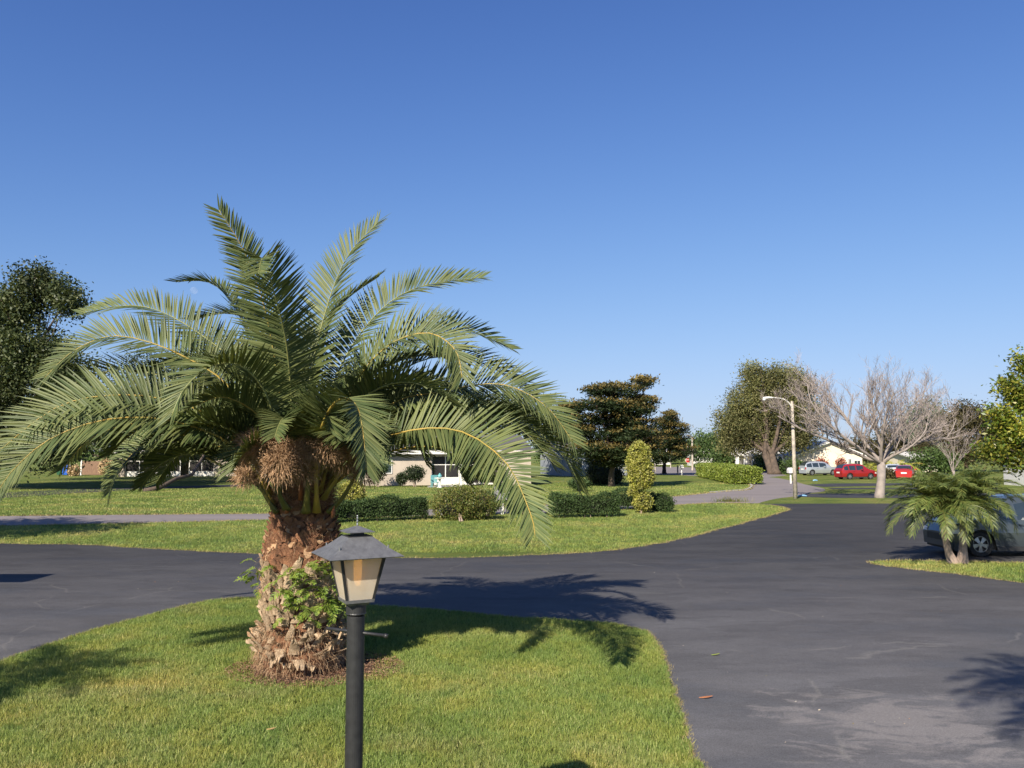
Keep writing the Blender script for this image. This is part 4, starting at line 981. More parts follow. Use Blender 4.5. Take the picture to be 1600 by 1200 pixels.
def hedge(name, label, p0, p1, depth, h, m, dens, size, rag=.04, group=None, gaps=False):
    p0, p1 = Vector((p0[0], p0[1], 0)), Vector((p1[0], p1[1], 0)); d = (p1 - p0); L = d.length; d.normalize(); nrm = Vector((-d.y, d.x, 0))
    t = thing(name, label, 'hedge', (p0 + p1) / 2, group); C = []
    areas = [('f', L * h), ('b', L * h), ('t', L * depth), ('l', depth * h), ('r', depth * h)]
    for k, A in areas:
        n = int(A * dens * (1.0 if k != 'b' else .5)); u = rng.random(n); v = rng.random(n)
        if k == 'f': x, y, z = u * L, 0 * u, v * h
        elif k == 'b': x, y, z = u * L, 0 * u + depth, v * h
        elif k == 't': x, y, z = u * L, v * depth, 0 * u + h
        elif k == 'l': x, y, z = 0 * u, u * depth, v * h
        else: x, y, z = 0 * u + L, u * depth, v * h
        lum = .08 * np.sin(x * 2.3 + 1) + .06 * np.sin(x * 5.1 + p0.x) + .045 * np.sin(z * 7 + x * 3)
        rc = .16  # rounded top
        z = np.where(k == 't', z, z); y = y + np.where(k == 'f', lum * -1 + np.clip(z - (h - rc), 0, 1) ** 2 / rc * 1.0, 0); z = z + (lum * .8 if k == 't' else 0)
        if k == 't': z = z - np.clip(rc - y, 0, 1) ** 2 / rc * .8
        q = np.array(p0)[None] + x[:, None] * np.array(d) + y[:, None] * np.array(nrm) + z[:, None] * np.array([0, 0, 1.])
        C.append(q + rng.normal(0, rag * 1.25, q.shape)); sh_ = rng.random(len(q)) < .03; C.append(q[sh_] + np.array([0, 0, 1.]) * rng.uniform(.02, .16, (int(sh_.sum()), 1)) * (k == 't'))
    C = np.concatenate(C); C = C[C[:, 2] > .08 + .10 * rng.random(len(C))]
    fmesh('foliage', rand_leaves(C, size, .55), 4, M[m], t)
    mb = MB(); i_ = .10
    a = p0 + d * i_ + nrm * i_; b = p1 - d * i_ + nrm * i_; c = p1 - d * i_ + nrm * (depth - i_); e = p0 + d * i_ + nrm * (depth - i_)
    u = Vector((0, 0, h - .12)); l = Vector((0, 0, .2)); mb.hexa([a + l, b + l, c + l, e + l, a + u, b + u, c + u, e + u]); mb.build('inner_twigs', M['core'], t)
    n = int(L / .34)
    for k in range(n):
        sm = MB(); q = p0 + d * (L * (k + random.random()) / n) + nrm * random.uniform(.05, depth * .6); sm.tube([q, q + Vector((random.uniform(-.06, .06), 0, .2)), q + Vector((random.uniform(-.15, .15), 0, .42))], [.022, .016, .01], 4); sm.build('stem', M['bark_pale'], t)
    return t
gA, gB = G(500, 819), G(668, 812)
hedge('clipped_hedge', 'long low dark green clipped hedge left of the round bush', gA, gB, .8, .86, 'hedge', 1500, .075)
gA, gB = G(866, 810), G(968, 808)
hedge('clipped_hedge', 'dark clipped hedge between the palm fronds and the yellow topiary', gA, gB, .8, .9, 'hedge', 1500, .075)
g = G(983, 801); hedge('clipped_hedge', 'short clipped hedge block directly behind the yellow topiary', G(962, 797), G(1006, 797), 1.0, .86, 'hedge', 1300, .075)
g = G(1036, 800); s = g.y / FPX
shrub('round_bush', 'small rounded dark bush right of the yellow topiary', g, [(g.x, g.y, .42, .50, .5, .46)], 'hedge', 420, 9, .06, .075)
g = G(1018, 799); shrub('round_bush', 'shaded low bush just right of the topiary stem', (g.x, g.y + .5), [(g.x, g.y + .5, .42, .45, .4, .45)], 'hedge', 300, 9, .06, .075)
g = G(720, 815); s = g.y / FPX
shrub('round_bush', 'big rounded green and bronze bush left of the grey mailbox', g, [(g.x - .2, g.y + .9, .62, 1.12, .95, .74), (g.x + .35, g.y + 1.0, .60, 1.05, .95, .72), (g.x, g.y + .8, .82, .75, .7, .52)], 'bush', 1700, 12, .07, .07)
g = G(764, 806); shrub('round_bush', 'darker bush tucked behind the right end of the big rounded bush', g, [(g.x, g.y + .6, .55, .45, .5, .52)], 'hedge', 420, 10, .06, .07)
g = G(818, 805); shrub('round_bush', 'leafy bush right of the grey mailbox behind a drooping frond tip', g, [(g.x - .25, g.y + .3, .62, .55, .5, .58), (g.x + .35, g.y + .3, .5, .5, .5, .5), (g.x - .5, g.y + .3, .85, .3, .3, .36)], 'hedge', 900, 10, .07, .08)
g = G(546, 797); s = (g.y) / FPX
shrub('yellow_shrub', 'small round yellow green shrub behind the long low hedge', g, [(g.x, g.y + .5, .8, .62, .55, .62)], 'yellow', 520, 10, .06, .10, shell=.75)
# topiary
g = G(1003, 802); y = g.y + .1; t_b = []
def pb2(px, py, rx, rz, dy=0): c = P(px, py, y + dy); s = y / FPX; return (c.x, c.y, c.z, rx * s, rx * s, rz * s)
shrub('topiary_shrub', 'tall yellow variegated topiary column above a small ball at the hedge gap', g, [pb2(1004, 783, 14, 15), pb2(999, 709, 16, 18), pb2(999, 728, 19, 20), pb2(1002, 746, 19, 14), pb2(1001, 757, 15, 6), pb2(990, 768, 7, 8)], 'yellow', 1500, 12, .055, .10, shell=.8, core=.72)
# dark ball bush under the large tiered tree
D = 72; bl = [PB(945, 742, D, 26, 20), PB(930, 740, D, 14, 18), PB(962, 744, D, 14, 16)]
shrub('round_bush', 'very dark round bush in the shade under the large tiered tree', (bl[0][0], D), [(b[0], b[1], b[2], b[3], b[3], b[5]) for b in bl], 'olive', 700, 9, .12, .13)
for (px, py, D, lab, rx, rz, m) in ((905, 763, 60, 'low spiky green clump at the foot of the large tiered tree', 16, 7, 'hedge'), (590, 752, 68, 'dark shrub against the left end of the beige house wall', 15, 17, 'hedge'), (648, 752, 68, 'thin shadowed shrub against the beige house wall beside the porch', 16, 12, 'olive'),
                                (735, 752, 70, 'leafy shrub right of the white screen door', 14, 12, 'hedge'), (757, 752, 70, 'rounded green shrub against the porch screens', 10, 11, 'hedge'), (628, 756, 69, 'small dark plant at the foot of the beige wall', 8, 8, 'olive')):
    b = PB(px, py - rz, D, rx, rz); shrub('garden_shrub', lab, (b[0], D), [(b[0], D, max(b[2], b[5] * .9), b[3], b[3], b[5])], m, 240, 9, .09, .13, core=.7, shell=.65)
# far lime hedge
hA, hB = G(1093, 745), G(1161, 757)
hedge('clipped_hedge', 'long lime green hedge running away beside the grey street', (hA.x - .2, hA.y), (hB.x - 1.0, hB.y), 2.6, 1.35, 'ylime', 420, .17, .07)
g = G(1140, 784)
st_V, st_F = strands(np.repeat(np.array([[g.x, g.y, 0]]), 260, 0) + rng.normal(0, 1, (260, 3)) * np.array([.55, .15, 0]), rng.normal(0, .5, (260, 3)) + np.array([0, 0, 1.]), rng.uniform(.2, .45, 260), .02, 1.2)
tg = fmesh('grass_tuft', st_V, 4, M['bush'], None, (g.x, g.y, 0), F=st_F); tag(tg, 'untrimmed grassy tuft at the lawn edge beside the grey street', 'plant')

# ---------------------------------------------------------------- houses
def window(parent, x, z, w, h, y=-.02, shutters=False, grid=2, fm='white'):
    f = MB(); b = .07
    f.box(x, x + w, y - .05, y, z, z + b); f.box(x, x + w, y - .05, y, z + h - b, z + h); f.box(x, x + b, y - .05, y, z + b, z + h - b); f.box(x + w - b, x + w, y - .05, y, z + b, z + h - b)
    for k in range(1, grid): f.box(x + w * k / grid - .02, x + w * k / grid + .02, y - .045, y, z + b, z + h - b)
    fo = f.build('window_frame', M[fm], parent); g_ = MB(); g_.box(x + b, x + w - b, y - .02, y + .01, z + b, z + h - b); g_.build('pane', M['glass'], fo)
def house(label, name, a, b, depth, wall_h, roof_h, gable, wallm, roofm, over=.5, group=None, wins=(), porch=None, doors=()):
    a, b = Vector((a[0], a[1], 0)), Vector((b[0], b[1], 0)); Wd = (b - a).length; rz = math.atan2(b.y - a.y, b.x - a.x)
    t = thing(name, label, 'house', a, group, rz=rz if abs(rz) > 1e-6 else 1e-5)
    mb = MB(); x0 = porch[0] if porch else None
    if porch:
        px0, px1, pd = porch; mb.box(0, px0, 0, depth, 0, wall_h); mb.box(px1, Wd, 0, depth, 0, wall_h); mb.box(px0 + .003, px1 - .003, pd, depth, 0, wall_h - .003); mb.box(px0 + .003, px1 - .003, .003, pd - .003, wall_h - .25, wall_h - .006)
    else: mb.box(0, Wd, 0, depth, 0, wall_h)
    if gable == 'front':
        mb.face([(0, 0, wall_h), (Wd, 0, wall_h), (Wd / 2, 0, wall_h + roof_h)]); mb.face([(Wd, depth, wall_h), (0, depth, wall_h), (Wd / 2, depth, wall_h + roof_h)])
    mb.build('wall', M[wallm], t)
    rf = MB(); th = .16; o = over
    if gable == 'front':
        sl_ = roof_h / (Wd / 2)
        for s in (0, 1):
            e = -o if s == 0 else Wd + o; ze = wall_h - o * sl_; m_ = Wd / 2; zr = wall_h + roof_h
            q = [(e, -o, ze + .02), (m_, -o, zr + .02), (m_, depth + o, zr + .02), (e, depth + o, ze + .02)]
            if s: q = q[::-1]
            rf.hexa([Vector(p) for p in q] + [Vector(p) + Vector((0, 0, th)) for p in q])
    else:
        ze = wall_h + .02; m_ = depth / 2; zr = wall_h + roof_h
        for s in (0, 1):
            e = -o if s == 0 else depth + o
            q = [(-o, e, ze), (Wd + o, e, ze), (Wd + o, m_, zr), (-o, m_, zr)]
            if s: q = q[::-1]
            rf.hexa([Vector(p) for p in q] + [Vector(p) + Vector((0, 0, th)) for p in q])
        g2 = MB(); g2.face([(0, 0, wall_h), (0, depth, wall_h), (0, m_, zr - .1)]); g2.build('gable_wall', M[wallm], t); g2 = MB(); g2.face([(Wd, depth, wall_h), (Wd, 0, wall_h), (Wd, m_, zr - .1)]); g2.build('gable_wall', M[wallm], t)
    ro = rf.build('roof', M[roofm], t)
    fa = MB()
    if gable != 'front': fa.box(-o - .01, Wd + o + .01, -o - .05, -o - .004, wall_h - .1, wall_h + .2)
    else:
        for s in (0, 1):
            e = -o if s == 0 else Wd + o; ze = wall_h - o * roof_h / (Wd / 2) + .02; q0 = Vector((e, -o - .05, ze - .05)); q1 = Vector((Wd / 2, -o - .05, wall_h + roof_h - .03)); w2 = Vector((0, .045, 0)); u2 = Vector((0, 0, .24)); 
            fa.hexa([q0, q1, q1 + w2, q0 + w2, q0 + u2, q1 + u2, q1 + w2 + u2, q0 + w2 + u2])
    fa.build('fascia', M['white'], ro)
    for w in wins: window(t, *w)
    for (x, w, m_) in doors:
        d = MB(); d.box(x, x + w, -.05, -.004, .02, 2.1); do = d.build('door', M[m_], t); k_ = MB(); k_.box(x + w - .12, x + w - .07, -.10, -.055, .95, 1.05); k_.build('handle', M['steel'], do)
    return t, Wd
def screen_porch(t, x0, x1, y, h, n, kick=.6, doorx=None):
    f = MB(); 
    for i in range(n + 1):
        x = x0 + (x1 - x0) * i / n; f.box(x - .04, x + .04, y - .04, y + .04, 0, h)
    f.box(x0 + .045, x1 - .045, y - .03, y + .03, kick - .04, kick + .04); f.box(x0 + .045, x1 - .045, y - .03, y + .03, h - .1, h); f.box(x0 + .045, x1 - .045, y - .03, y + .03, h * .68 - .03, h * .68 + .03)
    fo = f.build('screen_frame', M['white'], t)
    s = MB(); s.box(x0 + .04, x1 - .04, y - .006, y + .006, kick + .04, h - .1); s.build('screen', M['screen'], fo)
    k_ = MB(); k_.box(x0 + .04, x1 - .04, y - .015, y + .015, .02, kick - .04); k_.build('kick_panel', M['white'], fo)
# beige house behind the round bush
s70 = 71 / FPX
a = G(560, 759); b = G(822, 757)
hs, Wd = house('low beige stucco house with a white screened porch behind the round bush', 'stucco_house', a, b, 11, 2.75, 1.5, 'side', 'beige', 'roof_grey', .6, porch=((672 - 560) / 278 * 0 + 6.15, 12.0, 2.0),
               wins=((1.2, 1.0, 1.6, 1.2),))
screen_porch(hs, 6.2, 8.55, .35, 2.55, 2, .62)
d = MB(); d.box(8.62, 8.86, .30, .42, 0, 2.55); d.box(9.36, 9.42, .30, .42, 0, 2.55); d.box(8.86, 9.36, .31, .41, 2.1, 2.55); df = d.build('door_frame', M['white'], hs)
d = MB(); d.box(8.88, 8.96, .32, .38, .02, 2.08); d.box(9.27, 9.34, .32, .38, .02, 2.08); d.box(8.96, 9.27, .32, .38, .02, .72); d.box(8.96, 9.27, .32, .38, 1.98, 2.08); d.box(8.96, 9.27, .32, .38, 1.32, 1.38); do = d.build('screen_door', M['white'], hs)
d = MB(); d.box(8.96, 9.27, .345, .355, .72, 1.98); d.build('screen', M['screen'], do); d = MB(); d.box(9.29, 9.32, .26, .32, .98, 1.12); d.build('handle', M['steel'], do)
screen_porch(hs, 9.5, 11.95, .36, 2.55, 3, .12)
d = MB(); d.box(12.02, 14.3, -2.6, -.003, 0, 2.72); d.box(12.02 - .3, 14.3 + .3, -3.0, -.003, 2.74, 2.9); d.build('side_wing', M['beige'], hs)
# patio and things on it
mb = MB(); pp = [G(668, 762), G(722, 760.5), G(722, 758), G(668, 759)]; mb.poly([(p.x, p.y) for p in pp], [], .015); tag(mb.build('patio_slab', M['concrete2']), kind='structure')
def patio_chair(px, py, lab):
    g = G(px, py); t = thing('patio_chair', lab, 'chair', g, rz=.3)
    mb = MB(); mb.box(-.28, .28, -.26, .26, .38, .43); mb.build('seat', M['teal'], t)
    mb = MB()
    for i in range(5): mb.box(-.27 + i * .11, -.18 + i * .11, .24, .28, .44, .98)
    mb.build('backrest', M['teal'], t)
    for sx in (-.27, .22):
        for sy in (-.25, .2):
            mb = MB(); mb.box(sx, sx + .05, sy, sy + .05, 0, .377); mb.build('leg', M['teal'], t)
        mb = MB(); mb.box(sx - .02, sx + .08, -.26, .235, .62, .65); mb.build('armrest', M['teal'], t)
patio_chair(679, 761.5, 'teal slatted patio chair left of the white table by the porch')
g = G(687, 762); t = thing('bird_bath', 'white round pedestal table in front of the porch with a teal pot on it', 'table', g)
mb = MB(); mb.lathe(g.x, g.y, [(.22, 0), (.20, .05), (.09, .12), (.07, .55), (.11, .68), (.13, .70)], 16); mb.build('pedestal', M['white'], t, smooth=True)
mb = MB(); mb.lathe(g.x, g.y, [(.15, .702), (.42, .74), (.43, .78), (.36, .79)], 20); mb.build('table_top', M['white'], t)
mb = MB(); mb.lathe(g.x, g.y, [(.10, .795), (.16, .88), (.19, 1.0), (.10, 1.03), (.06, 1.12), (.02, 1.16)], 12); tag(mb.build('pot', M['teal'], None, (g.x, g.y, .795), smooth=True), 'teal lidded pot standing on the white pedestal table', 'pot')
# shaded house beyond the tiered trees
house('bluish grey house side in shade behind the large tiered tree', 'stucco_house', G(880, 744), G(1000, 743), 9, 2.6, 1.3, 'side', 'greywall', 'roof_grey', .5, wins=((1.0, .9, 1.4, 1.2), (6.5, .9, 1.4, 1.2)))
# left house with porch
hs, Wd = house('shaded house with a long white framed screened porch at the left under the oaks', 'porch_house', G(185, 745), G(420, 744), 10, 2.8, 1.4, 'side', 'beige', 'roof_grey', .6, porch=(.6, 10.4, 2), wins=((13.2, .9, 1.6, 1.3), (16.4, .9, 1.2, 1.3)))
screen_porch(hs, .65, 6.6, .35, 2.6, 4, .55); screen_porch(hs, 7.6, 10.35, .35, 2.6, 2, .55)
# fence and bins
fa_, fb_ = G(128, 742.5), G(172, 742); t = thing('board_fence', 'brown board fence with a white end post left of the porch house', 'fence', fa_)
mb = MB(); n = 22
for i in range(n):
    x = fa_.x + (fb_.x - fa_.x) * i / n; mb.box(x, x + (fb_.x - fa_.x) / n - .012, fa_.y - .02, fa_.y + .01, .05, 1.7 + .03 * math.sin(i * 2.1))
mb.box(fa_.x, fb_.x, fa_.y + .0125, fa_.y + .05, 1.3, 1.4); mb.box(fa_.x, fb_.x, fa_.y + .0125, fa_.y + .05, .35, .45); mb.build('boards', M['wood'], t)
mb = MB(); mb.box(fa_.x - .18, fa_.x - .04, fa_.y - .08, fa_.y + .06, 0, 1.85); mb.hexa([Vector((fa_.x - .2 + dx, fa_.y - .1 + dy, 1.853)) for dx, dy in ((0, 0), (.18, 0), (.18, .18), (0, .18))] + [Vector((fa_.x - .13 + dx, fa_.y - .03 + dy, 1.95)) for dx, dy in ((0, 0), (.04, 0), (.04, .04), (0, .04))]); mb.build('post', M['white'], t)
def bin_(px, lab, m, D=90):
    g = G(px, 742.5); g = Vector((g.x, g.y, 0)); t = thing('wheelie_bin', lab, 'bin', g); mb = MB()
    mb.hexa([g + Vector(p) for p in ((-.27, -.28, .06), (.27, -.28, .06), (.27, .28, .06), (-.27, .28, .06), (-.34, -.36, 1.1), (.34, -.36, 1.1), (.34, .36, 1.1), (-.34, .36, 1.1))]); mb.build('body', M[m], t)
    mb = MB(); mb.hexa([g + Vector(p) for p in ((-.37, -.40, 1.103), (.37, -.40, 1.103), (.37, .38, 1.103), (-.37, .38, 1.103), (-.33, -.34, 1.2), (.33, -.34, 1.2), (.33, .36, 1.24), (-.33, .36, 1.24))]); mb.build('lid', M[m], t)
    for s in (-.30, .26):
        mb = MB(); mb.tube([g + Vector((s, .26, .11)), g + Vector((s + .05, .26, .11))], .11, 12); mb.build('wheel', M['tyre'], t)
bin_(103, 'bright blue recycling bin beside the board fence at the far left', 'bin_blue'); bin_(94, 'dark green bin left of the blue recycling bin', 'bin_green')
for px, py, rx, rz, lab in ((115, 736, 7, 7, 'tan plumed plant right of the blue bin'), (166, 730, 9, 12, 'tall tan sunlit plant at the right end of the board fence')):
    D = G(px, 743).y - 2; b = PB(px, py, D, rx, rz); shrub('ornamental_grass', lab, (b[0], D), [(b[0], D, b[2], b[3], b[3], b[5])], 'tanplant', 160, 9, .14, .22, core=.7)
# right hand houses
house('cream gable fronted house behind the silver car', 'gable_house', G(1247, 739), G(1348, 739), 6, 2.35, 1.75, 'front', 'cream', 'roof', .45, wins=((2.9, .8, .5, 1.1), (6.7, .7, .5, 1.2), (7.5, .7, .9, 1.0)))
house('white tile roofed house with a columned porch behind the street lamp', 'porch_house', G(1150, 734), G(1236, 735), 10, 2.5, 1.9, 'side', 'white', 'roof', .5, porch=(.5, 5.2, 2.0), wins=((5.8, .9, 1.4, 1.2),), doors=((8.0, .9, 'wood'),))
def columns(label, a, b, n, h):
    t = thing('colonnade', label, 'porch', a); 
    for i in range(n):
        mb = MB(); x = a.x + (b.x - a.x) * i / (n - 1); y = a.y + (b.y - a.y) * i / (n - 1); mb.box(x - .22, x + .22, y - .2, y + .2, 0, h); mb.build('column', M['white'], t)
    mb = MB(); mb.box(a.x - .4, b.x + .4, a.y - .35, a.y + .35, h + .003, h + .4); mb.build('beam', M['white'], t)
g = G(1152, 735.4); 
columns('white porch columns of the tile roofed house', G(1152, 735.8), G(1178, 735.8), 3, 2.2)
house('distant white house with a row of pale columns beyond the stop sign', 'colonnade_house', G(1082, 728), G(1140, 728), 5, 2.6, 1.1, 'side', 'white', 'roof', .5, porch=(.4, 5.2, 1.5), wins=((5.6, .9, 1.0, 1.2),))
columns('row of five white columns on the distant house', G(1085, 728.6), G(1112, 728.6), 5, 2.3)
house('distant cream house behind the red car at the right', 'stucco_house', G(1426, 738), G(1466, 738), 9, 1.9, .8, 'side', 'cream', 'roof', .5, wins=((1.0, .6, .9, 1.0),))
house('small pale house glimpsed left of the far stop sign', 'stucco_house', G(1010, 726), G(1048, 726), 9, 2.4, 1.2, 'side', 'white', 'roof', .5, wins=((1.5, .9, 1.5, 1.1),))
house('white house at the right edge behind the parked grey blue car', 'stucco_house', G(1650, 764), G(1850, 765), 8.5, 2.0, 1.0, 'side', 'white', 'roof', .5, wins=((5.0, .8, 1.4, 1.0),))

# ---------------------------------------------------------------- street furniture
g = G(1243, 779); t = thing('street_lamp', 'tall mottled concrete street lamp with a curved arm by the grass strip', 'street lamp', g)
top = P(1237.5, 627, g.y); mb = MB(); mb.tube([g, g.lerp(top, .5), top], [.135, .11, .085], 12); mb.build('pole', M['concrete'], t, smooth=True)
mb = MB(); S = spl([P(1238, 640, g.y), P(1234, 631, g.y - .1), P(1224, 623.5, g.y - .2), P(1208, 621.5, g.y - .3)], 10); mb.tube([S[i] for i in range(10)], .035, 8); mb.build('arm', M['white'], t, smooth=True)
mb = MB(); hp = [P(1210, 621.4, g.y - .3), P(1206, 621.3, g.y - .3), P(1200, 621.5, g.y - .3), P(1194, 622.2, g.y - .3), P(1191.5, 622.6, g.y - .3)]; mb.tube(hp, [.05, .10, .15, .14, .05], 10, flat=.55); ho = mb.build('lamp_head', M['white'], t, smooth=True)
mb = MB(); c = hp[3] - Vector((0, 0, .08)); mb.tube([c, c - Vector((0, 0, .06))], [.12, .07], 12); mb.build('lens', M['lampglow'], ho, smooth=True)
g = G(1082, 735); t = thing('utility_pole', 'slim pale pole beside the stop sign at the far street', 'pole', g); mb = MB(); mb.tube([g, P(1081.5, 684, g.y)], [.16, .11], 8); mb.build('pole', M['concrete'], t); mb = MB(); tp = P(1081.5, 684, g.y); mb.tube([tp, tp + Vector((-.3, 0, .25)), tp + Vector((-.9, 0, .4))], .05, 6); mb.build('arm', M['concrete'], t)
g = G(1075, 729); t = thing('stop_sign', 'red octagonal stop sign beside the far pole', 'sign', g); mb = MB(); mb.tube([g, g + Vector((0, 0, 2.1))], .05, 6); mb.build('post', M['steel'], t)
zc_ = P(1075, 719, g.y).z; 
for rr_, dy_, mm_, nm_ in ((.52, 0, 'white', 'sign_border'), (.47, -.03, 'stopred', 'sign_plate')):
    mb = MB(); pf = [Vector((g.x + rr_ * math.cos(math.pi / 8 + k * math.pi / 4), g.y - .07 + dy_, zc_ + rr_ * math.sin(math.pi / 8 + k * math.pi / 4))) for k in range(8)]; mb.face(pf); bk = [p + Vector((0, .025, 0)) for p in pf]; mb.face(bk[::-1])
    for k in range(8): mb.face([pf[k], bk[k], bk[(k + 1) % 8], pf[(k + 1) % 8]])
    pl_ = mb.build(nm_, M[mm_], t)
cu = bpy.data.curves.new('sign_text', 'FONT'); cu.body = 'STOP'; cu.size = .40; cu.align_x = 'CENTER'; cu.align_y = 'CENTER'; cu.extrude = .003
to = bpy.data.objects.new('tmp_text', cu); COL.objects.link(to); bpy.context.view_layer.update()
me = bpy.data.meshes.new_from_object(to.evaluated_get(bpy.context.evaluated_depsgraph_get())); bpy.data.objects.remove(to)
me.materials.clear(); me.materials.append(M['white']); tx = bpy.data.objects.new('lettering', me); COL.objects.link(tx); tx.parent = t; tx.location = (0, -.108, zc_); tx.rotation_euler = (math.pi / 2, 0, 0)
def mailbox(px, py, lab, h=1.2, s=1.0):
    g = G(px, py); t = thing('mailbox', lab, 'mailbox', g); mb = MB(); mb.box(g.x - .06, g.x + .06, g.y - .06, g.y + .06, 0, h - .36); mb.build('post', M['white'], t)
    mb = MB(); prof = [(-.2, 0), (.2, 0), (.2, .22)] + [(.2 * math.cos(a), .22 + .2 * math.sin(a)) for a in np.linspace(.3, math.pi - .3, 7)] + [(-.2, .22)]; y0, y1 = g.y - .3, g.y + .3
    f = [(g.x + a * s, y0, h - .355 + b_ * s) for a, b_ in prof]; k_ = [(p[0], y1, p[2]) for p in f]; mb.face(f); mb.face(k_[::-1])
    for i in range(len(f)): j = (i + 1) % len(f); mb.face([f[i], k_[i], k_[j], f[j]])
    mb.build('box', M['white'], t)
    mb = MB(); mb.box(g.x + .2 * s + .003, g.x + .2 * s + .02, g.y - .1, g.y - .04, h - .25, h + .02); mb.build('flag', M['stopred'], t)
mailbox(1065, 742.5, 'white mailbox in front of the far street left of the lime hedge'); mailbox(1235.5, 755.5, 'white mailbox beside the street lamp at the street edge', 1.3, 1.15)
g = G(784, 804); t = thing('mailbox', 'weathered grey boxy mailbox on a white post between the two bushes', 'mailbox', g); y = g.y
mb = MB(); x0 = P(781.5, 800, y).x; mb.box(x0, x0 + .16, y - .08, y + .08, 0, P(784, 782, y).z); mb.build('post', M['white'], t)
zt_, zb_ = P(784, 757, y).z, P(784, 780.5, y).z; xa, xb = P(772.5, 770, y).x, P(796, 770, y).x
mb = MB(); mb.box(xa, xb, y - .3, y + .3, zb_, zt_ - .04); bo = mb.build('box', M['weathered_box'], t); mb = MB(); mb.box(xa - .03, xb + .03, y - .34, y + .34, zt_ - .037, zt_ + .01); mb.build('lid', M['weathered_box'], bo)
mb = MB(); mb.box(xa + .36, xb - .06, y - .325, y - .303, zb_ + .08, zt_ - .12); mb.build('door', M['greywall'], bo); mb = MB(); mb.box(xa + .30, xa + .345, y - .32, y - .303, zb_ + .02, zt_ - .06); mb.build('slot', M['trim'], bo)
for px, py, lab in ((1059, 741.5, 'short pale marker post left of the far white mailbox'), (1024, 737, 'pale post on the far lawn under the tiered tree'), (1048, 731, 'thin pale post beyond the far street')):
    g = G(px, py); mb = MB(); mb.tube([g, g + Vector((0, 0, 1.1)), g + Vector((0, 0, 1.15))], [.09, .09, .04], 8); tag(mb.build('marker_post', M['concrete'], None, g), lab, 'post')
def bag(px, py, lab, L, hh):
    g = G(px, py, .02); mb = MB(); pts = [g + Vector((x * L, random.uniform(-.03, .03), hh * (.9 if abs(x) < .4 else .5))) for x in (-.5, -.4, -.15, .15, .4, .5)]; mb.tube(pts, [.03, hh * .9, hh, hh * 1.05, hh * .8, .02], 8, jit=.3); tag(mb.build('newspaper_bag', M['bluebag'], None, g, True), lab, 'newspaper')
bag(1254, 775.5, 'blue wrapped newspaper lying on the dark driveway end beside the street lamp', .6, .06); bag(1274, 751.5, 'pale blue wrapped bundle on the grass in front of the silver car', .5, .08)

